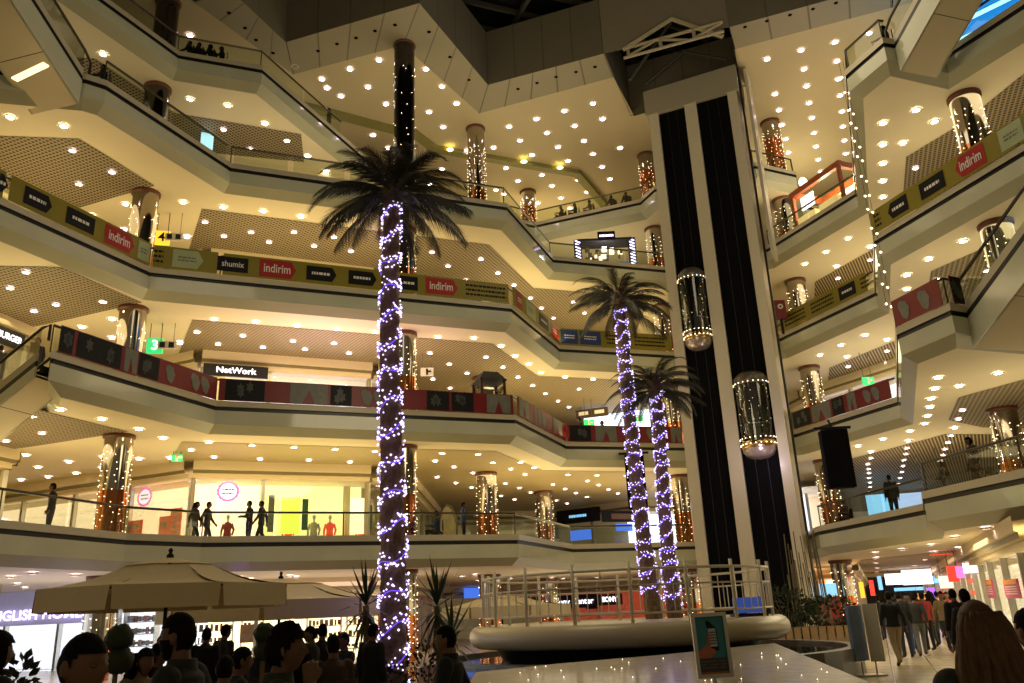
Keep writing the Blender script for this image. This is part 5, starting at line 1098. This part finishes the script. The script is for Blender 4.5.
def body_mesh(pose, near):
    if (pose, near) in BM_CACHE: return BM_CACHE[(pose, near)]
    J = joints(pose); dz = Vector((0, 0, J['neck'][2]-BASE['neck'][2]))
    bm = bmesh.new()
    def limb(pts, rs, n=10):
        pts = [Vector(p) for p in pts]; fine = []; fr = []
        for i in range(len(pts)-1):
            for q in range(4): fine.append(pts[i].lerp(pts[i+1], q/4)); fr.append(rs[i]+(rs[i+1]-rs[i])*q/4)
        fine.append(pts[-1]); fr.append(rs[-1]); tube(bm, fine, fr, n)
        for p, r_ in zip(pts, rs): bmesh.ops.create_uvsphere(bm, u_segments=n, v_segments=8, radius=r_, matrix=Matrix.Translation(p))
    k0 = len(bm.verts)
    lathe(bm, (0, 0, 0), [(.001, .84), (.10, .85), (.155, .90), (.165, .97), (.150, 1.08), (.160, 1.22), (.178, 1.33), (.165, 1.405), (.105, 1.45), (.066, 1.475), (.001, 1.49)], 24)
    bm.verts.ensure_lookup_table()
    for v in bm.verts[k0:]: v.co = Vector((v.co.x, v.co.y*.70-.005, v.co.z))+dz
    limb((Vector((0, -.01, 1.40))+dz, Vector((0, .005, 1.50))+dz, Vector((0, .02, 1.57))+dz), (.066, .056, .055))
    for s in ('-1', '1'):
        limb((J['sh'+s], J['el'+s], J['wr'+s]), (.078, .057, .040)); limb((J['hip'+s], J['kn'+s], J['an'+s]), (.105, .068, .050)); limb((J['an'+s], J['toe'+s]), (.050, .042))
    for s in (-1, 1):
        w = Vector(J['wr%d' % s]); e = Vector(J['el%d' % s]); d = (w-e).normalized(); up = (Vector((0, 1, .2)) if abs(d.z) > .6 else Vector((0, 0, 1))); up = (up-d*up.dot(d)).normalized(); side = d.cross(up).normalized()
        bmesh.ops.create_uvsphere(bm, u_segments=10, v_segments=8, radius=1, matrix=Matrix.Translation(w+d*.055) @ Matrix((d, up, side)).transposed().to_4x4() @ Matrix.Diagonal((.058, .042, .020, 1)))
        for L_, o_ in ((.068, .030), (.078, .010), (.072, -.011), (.056, -.031)):
            p = [w+d*.07+up*o_, w+d*.105+up*o_*1.15, w+d*(.105+L_*.5)+up*o_*1.25+side*.012*s, w+d*(.105+L_*.8)+up*o_*1.25+side*.034*s]; limb(p, (.0105, .0100, .0095, .0085), 7)
        limb((w+d*.035+up*.022, w+d*.07+up*.052, w+d*.10+up*.062), (.014, .0115, .0095), 7)
    out = bpy.data.meshes.new('cage'); bm.to_mesh(out); bm.free()
    bm = bmesh.new(); bm.from_mesh(out); k = len(bm.verts); head_bm(bm, *((36, 30) if near else (16, 12))); bm.verts.ensure_lookup_table()
    for v in bm.verts[k:]: v.co += dz
    bmesh.ops.recalc_face_normals(bm, faces=bm.faces[:])
    bpy.data.meshes.remove(out); out = bpy.data.meshes.new('person'); bm.to_mesh(out); bm.free()
    o = bpy.data.objects.new('fuse', out); C.objects.link(o); m = o.modifiers.new('r', 'REMESH'); m.mode = 'VOXEL'; m.voxel_size = .0085 if near else .016; m.use_smooth_shade = True; q = o.modifiers.new('s', 'SMOOTH'); q.factor = .5; q.iterations = 3 if near else 1
    bpy.context.view_layer.update(); fin = bpy.data.meshes.new_from_object(o.evaluated_get(bpy.context.evaluated_depsgraph_get())); bpy.data.objects.remove(o); fin.name = 'person'
    fin.materials.clear()
    for q in (CL['black'], CL['navy'], SKIN, SHOE): fin.materials.append(q)
    hc = HC+dz
    def seg_d(p, a, b):
        a, b = Vector(a), Vector(b); t = max(0, min(1, (p-a).dot(b-a)/(b-a).length_squared)); return (p-a.lerp(b, t)).length
    arms = [(J['sh%d' % s], J['el%d' % s]) for s in (-1, 1)]+[(J['el%d' % s], J['wr%d' % s]) for s in (-1, 1)]
    wr = [(Vector(J['wr%d' % s]), (Vector(J['wr%d' % s])-Vector(J['el%d' % s])).normalized()) for s in (-1, 1)]
    for p in fin.polygons:
        c = p.center; mi = 0; p.use_smooth = True
        if (c-hc).length < .15 and c.z > hc.z-.155: mi = 2
        elif any((c-w).dot(d) > .0 and (c-w).length < .21 and seg_d(c, w, w+d*.2) < .09 for w, d in wr): mi = 2
        elif c.z < .085: mi = 3
        elif min(seg_d(c, *a) for a in arms) > .085 and (c.z < J['pelvis'][2]-.06 or (pose == 'sit' and c.y > .16 and c.z < .62)): mi = 1
        p.material_index = mi
    BM_CACHE[(pose, near)] = fin; return fin
HAIR_C = {}
def hair_mesh(style):
    if style in HAIR_C: return HAIR_C[style]
    bm = bmesh.new(); r = random.Random(len(style)); u, v = 32, 24; rows = sphere_dirs(u, v); k = {'short': 1.07, 'curly': 1.20, 'long': 1.12, 'crop': 1.045, 'bun': 1.09, 'hood': 1.2}[style]
    def keep(d):
        line = .30 if d.y > .35 else (.30-(.35-d.y)*1.15 if d.y > -.3 else -.62)
        if style in ('long', 'hood') and d.y < .25: line = -.95
        return d.z > line
    grid = {}
    for i, row in enumerate(rows):
        for j, d in enumerate(row):
            f = k*(1+(.10 if style == 'curly' else .02)*r.uniform(-1, 1)); f += (.05 if d.z > .5 and style == 'short' else 0); grid[i, j] = bm.verts.new(head_vert(d, f))
    tp = bm.verts.new(head_vert(Vector((0, 0, 1)), k+.03))
    for j in range(u): bm.faces.new((tp, grid[0, j], grid[0, (j+1) % u]))
    for i in range(len(rows)-1):
        for j in range(u):
            if keep(rows[i][j]) and keep(rows[i+1][(j+1) % u]): bm.faces.new((grid[i, j], grid[i+1, j], grid[i+1, (j+1) % u], grid[i, (j+1) % u]))
    if style == 'bun': blob(bm, HC+Vector((0, -.10, .05)), .05, .05, .05)
    if style == 'long':
        for lay in range(2):
            for q in range(34):
                an = PI+PI*(q+.5*lay)/33; c_, s_ = math.cos(an), math.sin(an); ln = r.uniform(.50, .62); pts = []; rs = []
                for i in range(9):
                    f = i/8; z = 1.70-lay*.01-f*ln; rx = .070+.085*min(1, f*1.5)-.03*max(0, f-.7); ry = .085+.03*f-.015*lay
                    pts.append((rx*c_*1.05+r.gauss(0, .004), -.012-.075*f+ry*s_*.9+r.gauss(0, .004), z)); rs.append(.019*(1-.75*f**3)*(1 if i else .4))
                tube(bm, pts, rs, 6)
    bmesh.ops.delete(bm, geom=[x for x in bm.verts if not x.link_faces], context='VERTS')
    for f in bm.faces: f.smooth = True
    me = bpy.data.meshes.new('hair'); bm.to_mesh(me); bm.free(); me.materials.append(HAIR); HAIR_C[style] = me; return me
def eye_mesh():
    if 'eye' not in HAIR_C:
        bm = bmesh.new()
        for s in (-1, 1): blob(bm, HC+Vector((.030*s, .082, .004)), .012, .010, .008, 10, 8)
        me = bpy.data.meshes.new('eyes'); bm.to_mesh(me); bm.free(); me.materials.append(mat('eye', (.12, .10, .08), .2, noise=.2)); HAIR_C['eye'] = me
    return HAIR_C['eye']
def person(loc, face, label, pose='stand', coat='black', legs='navy', hair='short', hmat=None, skin=None, s=1.0, near=False, group=None, extra=None):
    me = body_mesh(pose, near); o = bpy.data.objects.new('person', me); C.objects.link(o); a = math.radians(face-90); loc = Vector(loc)
    o.location = loc; o.rotation_euler = (0, 0, a); o.scale = (s, s, s); tag(o, label, 'person', group)
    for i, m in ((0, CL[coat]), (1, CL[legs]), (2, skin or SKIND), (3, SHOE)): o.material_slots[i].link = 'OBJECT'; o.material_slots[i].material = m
    dz = joints(pose)['neck'][2]-BASE['neck'][2]
    if hair:
        h = bpy.data.objects.new('hair', hair_mesh(hair)); C.objects.link(h); h.parent = o; h.location = (0, 0, dz); h.material_slots[0].link = 'OBJECT'; h.material_slots[0].material = hmat or HAIR
    if near:
        e = bpy.data.objects.new('eyes', eye_mesh()); C.objects.link(e); e.parent = o; e.location = (0, 0, dz)
    if extra: extra(o)
    return o
def beard(o):
    bm = bmesh.new(); u, v = 40, 30; rows = sphere_dirs(u, v); g = {}
    ok = lambda d: d.y > -.15 and d.z < (-.28 if abs(d.x) < .5 else -.05) and not (abs(d.x) < .28 and -.55 < d.z < -.38 and d.y > 0)
    for i, r_ in enumerate(rows):
        for j, d in enumerate(r_): g[i, j] = bm.verts.new(head_vert(d, 1.06 if d.z > -.7 else 1.12))
    for i in range(len(rows)-1):
        for j in range(u):
            if ok(rows[i][j]) and ok(rows[i+1][(j+1) % u]): bm.faces.new((g[i, j], g[i+1, j], g[i+1, (j+1) % u], g[i, (j+1) % u]))
    bmesh.ops.delete(bm, geom=[x for x in bm.verts if not x.link_faces], context='VERTS')
    obj('beard', bm, HAIR, o, True, local=True)
def collar(o):
    bm = bmesh.new(); lathe(bm, (0, -.005, 0), [(.125, 1.36), (.092, 1.42), (.078, 1.495), (.070, 1.50), (.066, 1.44)], 18); obj('coat_collar', bm, o.material_slots[0].material, o, True, local=True)
def beard_collar(o): beard(o); collar(o)
def at(px, Y, z=0): x, y, w = ray(px, 640); return (R(px, 640, Y).x, Y, z)
# foreground figures
person(at(80, 3.2), -18, 'short-haired man close to the camera at the bottom left, face turned right', 'walk', 'charcoal', 'navy', 'crop', s=.942, near=True, skin=SKIND, extra=collar)
person(at(183, 4.8), 176, 'bearded man in a dark jacket at the lower left, seen in left profile', 'walk', 'charcoal', 'navy', 'short', s=.985, near=True, extra=beard_collar)
person(at(281, 4.5), 15, 'dark-haired person facing right with one hand raised to the face, lower left', 'phone', 'olive', 'navy', 'curly', s=.935, near=True, extra=collar)
person(at(449, 7.3), 172, 'man in a black coat walking left just right of the tall palm', 'walk', 'black', 'black', 'short', s=.895, near=True, extra=collar)
person(at(984, 3.5), 80, 'woman with long fair-brown hair seen from behind at bottom right', 'stand', 'charcoal', 'navy', 'long', HAIRB, s=.925, near=True)
person(at(1037, 4.6), 100, 'person in black half cut off by the right edge of the picture', 'walk', 'black', 'black', 'short', s=.89, near=True)
person(at(-6, 5.5), 60, 'dark figure half cut off by the left edge of the picture', 'stand', 'black', 'navy', 'hood', s=.95)
person(at(896, 21.6), 84, 'man in dark jacket and beige trousers with his back turned, right walkway', 'walk', 'black', 'beige', 'short', s=1.0)
# crowd around the umbrella tables
for i, (px, Y, f, pose, coat, hair, s, lab) in enumerate((
    (206, 13.5, 100, 'stand', 'black', 'short', .92, 'dark standing figure with round head left of the grey-backed sitter'), (224, 14.5, 60, 'stand', 'charcoal', 'short', .94, 'standing figure in black in front of the bright shop, right of the bearded man'),
    (226, 8.3, 90, 'sit', 'grey', 'crop', 1.05, 'seated person with a pale grey back right of the bearded man'), (240, 9.2, 30, 'sit', 'charcoal', 'short', 1.08, 'seated person in dark clothes beside the grey-backed sitter'),
    (312, 12.2, 200, 'stand', 'olive', 'bun', .90, 'standing woman in dark green among the seated crowd'), (322, 13.2, 90, 'stand', 'black', 'short', .91, 'tall dark figure in the middle of the crowd by the second umbrella'),
    (334, 11.2, 120, 'sit', 'brown', 'short', 1.12, 'seated person in brown at the right of the crowd'), (300, 10.5, 150, 'sit', 'charcoal', 'long', 1.1, 'seated long-haired person behind the hand-to-face person'),
    (372, 12.2, 60, 'stand', 'black', 'short', .90, 'dark figure right beside the tall palm trunk, left side'), (158, 11.5, 10, 'sit', 'black', 'curly', 1.1, 'seated curly-haired person behind the umbrella pole'),
    (145, 9.5, 330, 'sit', 'tan', 'long', 1.1, 'seated person in tan just right of the short-haired man'), (345, 14.6, 220, 'sit', 'black', 'short', 1.1, 'farthest seated person of the umbrella crowd'), (262, 12.5, 80, 'sit', 'navy', 'short', 1.15, 'seated person in navy below the double ball topiary'))):
    person(at(px, Y), f, lab, pose, coat, 'black', hair, s=s)
# cafe chairs and tables under the sitters
def cafe_chair(x, y, rz, label):
    t = thing('cafe_chair', (x, y, 0), label, 'chair', 'cafe chairs under the umbrellas' if 'terrace' in label else 'chairs of '+label[-40:], rz); M = wm(t); m = CL['brown']
    bm = NB(); box(bm, M @ Matrix.Translation((0, 0, .44)), .44, .44, .04); obj('seat', bm, m, t); bm = NB(); box(bm, M @ Matrix.Translation((0, -.22, .72)), .42, .03, .4); obj('backrest', bm, m, t)
    for a in (-.19, .19):
        for b in (-.19, .19): bm = NB(); tube(bm, (M @ Vector((a, b, 0)), M @ Vector((a, b, .43))), .016, 6); obj('leg', bm, m, t)
for (px, Y, f) in ((226, 8.3, 90), (240, 9.2, 30), (334, 11.2, 120), (300, 10.5, 150), (158, 11.5, 10), (145, 9.5, 330), (345, 14.6, 220), (262, 12.5, 80)):
    x, y, _ = at(px, Y); cafe_chair(x, y, math.radians(f-90), 'brown cafe chair under a seated guest of the umbrella terrace')
# right-hand corridor crowd
cr = ((906, 24.0, 80, 'black', 'navy', 'short', 'dark figure walking away left in the corridor crowd'), (914, 25.5, 255, 'grey', 'blue', 'short', 'person in grey coming towards us in the corridor'), (921, 24.5, 70, 'charcoal', 'grey', 'short', 'grey-trousered person in the middle of the corridor crowd'), (930, 26.5, 95, 'red', 'black', 'bun', 'person in dark red among the corridor crowd'),
      (938, 28.5, 80, 'brown', 'black', 'long', 'long-haired person in brown deep in the corridor'), (949, 25.5, 265, 'tan', 'black', 'short', 'person in a tan coat with bare legs right of the corridor crowd'), (962, 18.5, 85, 'black', 'black', 'short', 'tall figure in black left of the long-haired woman'), (974, 13.0, 85, 'black', 'navy', 'short', 'dark head just behind the long-haired woman'),
      (885, 34, 80, 'black', 'navy', 'short', 'small dark figure at the left side of the corridor'), (900, 38, 90, 'navy', 'black', 'short', 'small figure in navy far down the corridor'), (912, 40, 260, 'grey', 'black', 'short', 'small grey figure far down the corridor'), (924, 36, 80, 'olive', 'black', 'hood', 'small hooded figure far down the corridor'), (935, 40, 100, 'black', 'black', 'short', 'small black figure near the violet light'), (945, 34, 80, 'white', 'navy', 'short', 'small figure in a white top far down the corridor'), (955, 30, 250, 'red', 'navy', 'long', 'small figure in red near the right shops'))
for i, (px, Y, f, coat, legs, hr, lab) in enumerate(cr): person(at(px, Y), f, lab, 'walk' if i % 3 else 'stand', coat, legs, hr, s=.97+.03*math.sin(px))
# visitors on the galleries
def gp(px, k, off, y=None):
    best = None; e = offset(EDGES[k], off)
    for a, b in zip(e, e[1:]):
        s = Seg(a, b); x, yy, w = ray(px, y or 500)
        den = s.d.x*yy-s.d.y*x
        if abs(den) < 1e-6: continue
        t = (-s.A.x*yy+s.A.y*x)/den
        if 0 <= t <= s.L:
            p = s.A+s.d*t
            if p.y > 15 and (best is None or p.y < best.y): best = p
    return (best.x, best.y, LV[k]+.03)
for px, k, off, f, pose, coat, legs, hr, lab, py in (
    (51, 1, 1.2, 200, 'stand', 'black', 'black', 'short', 'dark-coated man alone at the far left of the lowest gallery', 510), (196, 1, 2.0, 0, 'walk', 'black', 'black', 'long', 'taller of two dark figures by the shop window divider, lowest gallery', 510), (208, 1, 2.0, 0, 'walk', 'black', 'navy', 'short', 'shorter of two dark figures by the shop window divider, lowest gallery', 510),
    (250, 1, 1.6, 180, 'hold', 'black', 'black', 'short', 'man in black looking at his hands in front of the right pink sign', 510), (262, 1, 1.6, 180, 'walk', 'navy', 'black', 'short', 'taller man in dark clothes right of the man looking at his hands', 510), (463, 1, 1.5, 10, 'hold', 'blue', 'navy', 'short', 'person in blue leaning by the column with a phone, lowest gallery', 510), (437, 1, .9, 180, 'sit', 'blue', 'navy', 'short', 'person sitting low behind the glass just right of the tall palm', 510),
    (893, 1, .8, 80, 'stand', 'black', 'black', 'short', 'man in black standing with his back to the rail, lowest gallery right', 500), (843, 1, 1.0, 200, 'sit', 'brown', 'black', 'short', 'person seated behind the glass under the hanging speaker', 500), (945, 1, 1.0, 150, 'hold', 'black', 'black', 'long', 'dark-haired woman leaning on the rail at the near right, lowest gallery', 480), (978, 1, 1.2, 180, 'stand', 'charcoal', 'black', 'hood', 'dark figure behind the near right railing next to the copper column', 480),
    (580, 2, .9, 200, 'hold', 'black', 'black', 'short', 'man in black at the red banner left of the green cross sign', 430), (603, 2, 1.5, 180, 'stand', 'navy', 'black', 'short', 'second figure behind the red banner near the green cross sign', 430),
    (189, 5, .55, 180, 'sit', 'black', 'black', 'short', 'first from the left of the dark figures seated behind the top left glass', 60), (198.5, 5, .55, 180, 'sit', 'charcoal', 'black', 'short', 'second from the left of the dark figures seated behind the top left glass', 60), (210, 5, .55, 180, 'sit', 'black', 'black', 'hood', 'third from the left of the dark figures seated behind the top left glass', 60), (221.5, 5, .55, 200, 'sit', 'black', 'black', 'short', 'last of the dark figures seated behind the top left glass', 60), (329, 5, .5, 200, 'stand', 'black', 'black', 'short', 'dark figure leaning at the top gallery rail left of the tall column', 115),
    (104, 4, .55, 200, 'sit', 'charcoal', 'black', 'short', 'dim figure seated behind the glass at the top of the left escalator', 72), (885, 4, .5, 150, 'sit', 'black', 'black', 'hood', 'dark figure behind the glass at the upper right corner', 35)):
    p = gp(px, k, off, py); person(p, f, lab, pose, coat, legs, hr)
    if pose == 'sit': cafe_chair(p[0], p[1], math.radians(f-90), 'brown chair under a seated guest on the %s' % ORD[k]); bpy.context.view_layer.update(); [setattr(o, 'location', (p[0], p[1], p[2])) for o in C.objects if o.name.startswith('cafe_chair') and o.parent is None and abs(o.location.x-p[0]) < 1e-4 and abs(o.location.y-p[1]) < 1e-4]
for i, (px, coat) in enumerate(((561, 'brown'), (575, 'charcoal'), (590, 'tan'), (612, 'brown'), (627, 'black'))):
    p = gp(px, 5, .6, 205); person(p, 200-20*i, '%s of five small figures seated along the far top gallery rail' % ('first from the left', 'second', 'middle one', 'fourth', 'last on the right')[i], 'sit', coat, 'black', 'short'); cafe_chair(p[0], p[1], math.radians(110-20*i), 'brown chair under a seated guest on the top gallery')
    o = [o for o in C.objects if o.name.startswith('cafe_chair') and o.parent is None][-1]; o.location = p
p = R(37, 352, 25.6); person((p.x, 25.6, LV[2]-.1), 150, 'person in black at the head of the left escalator', 'stand', 'black', 'black', 'hood', s=.98)
p = R(1, 350, 26.6); person((p.x, 26.6, LV[2]+.02), 120, 'figure in black at the extreme left edge on the second gallery', 'stand', 'black', 'black', 'short')
p = R(968, 30, 26.0); person((p.x, 26.0, LV[4]+.02), 180, 'dark figure against the blue light at the top right corner', 'sit', 'black', 'black', 'short'); 
# televisions glowing on the upper left galleries
for (px, py, Y, lab) in ((148, 24, 33, 'small blue screen behind the glass of the top left gallery'), (207, 141, 33, 'small blue screen on the fourth gallery, left wing')):
    q = R(px, py, Y); t = thing('screen', q, lab, 'screen'); bm = NB(); box(bm, Matrix.Translation(q) @ Matrix.Rotation(.5, 4, 'Z'), .55, .06, .8); obj('panel', bm, glow('tv_glow', (.35, .65, .85), 1.0), t); k = 5 if py < 60 else 4
    bm = NB(); box(bm, Matrix.Translation((q.x, q.y+.08, (q.z-.4+LV[k])/2)), .1, .05, max(.1, q.z-.4-LV[k])); obj('stand', bm, BLKB, t)
# planters and seats glimpsed on the lowest gallery, right
for px, lab in ((838, 'dark armchair-like planter behind the glass under the hanging speaker'), (962, 'dark planter with leaves behind the near right railing'), (990, 'second leafy planter behind the near right railing')):
    p = gp(px, 1, 1.8, 490); bush((p[0], p[1], p[2]+.40), .4, .35, .4, lab, px, 120, leaf=.16)

# ------------------------------------------------------------------ lamps, added fill and ambient
W = bpy.data.worlds.new('world'); bpy.context.scene.world = W; W.use_nodes = True
W.node_tree.nodes['Background'].inputs[0].default_value = (1, .78, .45, 1); W.node_tree.nodes['Background'].inputs[1].default_value = .13
WARM = (1, .83, .50); YEL = (1, .78, .38); NEU = (1, .86, .68)
def gal(k, x, y, sx, sy, up, dn, col=WARM, ang=.38):  # added uplights brighten the soffits; down panels stand in for the downlights
    z = LV[k]
    zt = (LV[k+1]-DROP if k < 5 else ROOF)
    for d, e, zz in ((1, up, z+.45), (-1, dn, zt-.2)):
        if e:
            l = area((x, y, zz), sx, sy, e, col, (0, 0, d)); l.rotation_euler = (PI if d > 0 else 0, 0, ang)
for k in range(1, 5):
    f = {1: 1.05, 2: 1.0, 3: .95, 4: .42}[k]; fl = {1: 1, 2: 1, 3: .8, 4: .22}[k]
    gal(k, -17.5, 27.5, 4, 6, 150*fl, 120*fl, YEL if k < 4 else WARM)
    gal(k, -8.5, 34.0, 12, 3, 260*f, 200*f, YEL if k < 4 else WARM)
    gal(k, 0, 41.5, 4, 6, 190*f, 120*f, YEL if k < 4 else WARM)
    gal(k, 5.5, 46.5, 7, 5, 220*f, 120*f, YEL if k < 4 else WARM)
    if k < 4:
        gal(k, 18.5, 38.5, 3.5, 7, 120*f, 120*f, WARM)
        gal(k, 17, 26.5, 3, 6, 90*f, 90*f, WARM)
gal(5, -14, 38, 8, 6, 70, 0, WARM); gal(4, -1, 37, 6, 5, 170, 0, WARM); gal(5, 2, 52, 8, 5, 210, 60, YEL)
gal(4, 18.5, 38.5, 3.5, 7, 240, 60, WARM); gal(5, 18, 47, 5, 5, 160, 0, WARM)
gal(0, -16, 30, 5, 6, 60, 160, (.85, .78, 1)); gal(0, -8, 36, 10, 4, 60, 160, (1, .8, .8)); gal(0, 3, 43, 8, 8, 80, 160, NEU); gal(0, 20, 42, 4, 16, 60, 220, (1, .78, .6)); gal(0, 15.0, 28, 3, 8, 60, 260, WARM); gal(0, 9, 24, 3, 6, 0, 120, WARM); gal(0, 27, 58, 4, 20, 60, 350, (1, .75, .6))
for (px, py, z) in ((318, 345, 13.0), (375, 240, 18.0), (240, 580, 3.1), (30, 583, 3.1)): q = P(px, py, z); point((q.x, q.y, q.z-.5), 9 if py < 500 else 4, (.35, .15, 1), .3, 'violet_ceiling_lamp')
l = area((-6.5, 33.5, LV[2]+1.4), 8, 2.5, 110, (1, .55, .72), (0, 0, 1)); l.rotation_euler = (PI, 0, .38)  # pink uplight added to tint the soffit
point((0, 20, 12), 700, (1, .82, .52), 2.5, 'atrium_fill'); point((-5, 14, 20), 260, (1, .84, .58), 2.5, 'atrium_fill'); point((9, 24, 22), 420, (1, .82, .55), 2.5, 'atrium_fill')  # added mid-air fill for light from the unbuilt galleries
sc = bpy.context.scene
sc.view_settings.view_transform = 'Standard'; sc.view_settings.look = 'None'; sc.view_settings.exposure = .32
sc.cycles.max_bounces = 6; sc.cycles.diffuse_bounces = 3; sc.cycles.glossy_bounces = 3; sc.cycles.transparent_max_bounces = 14; sc.cycles.transmission_bounces = 4
sc.cycles.sample_clamp_indirect = 3; sc.cycles.caustics_reflective = False; sc.cycles.caustics_refractive = False
sc.cycles.use_denoising = True
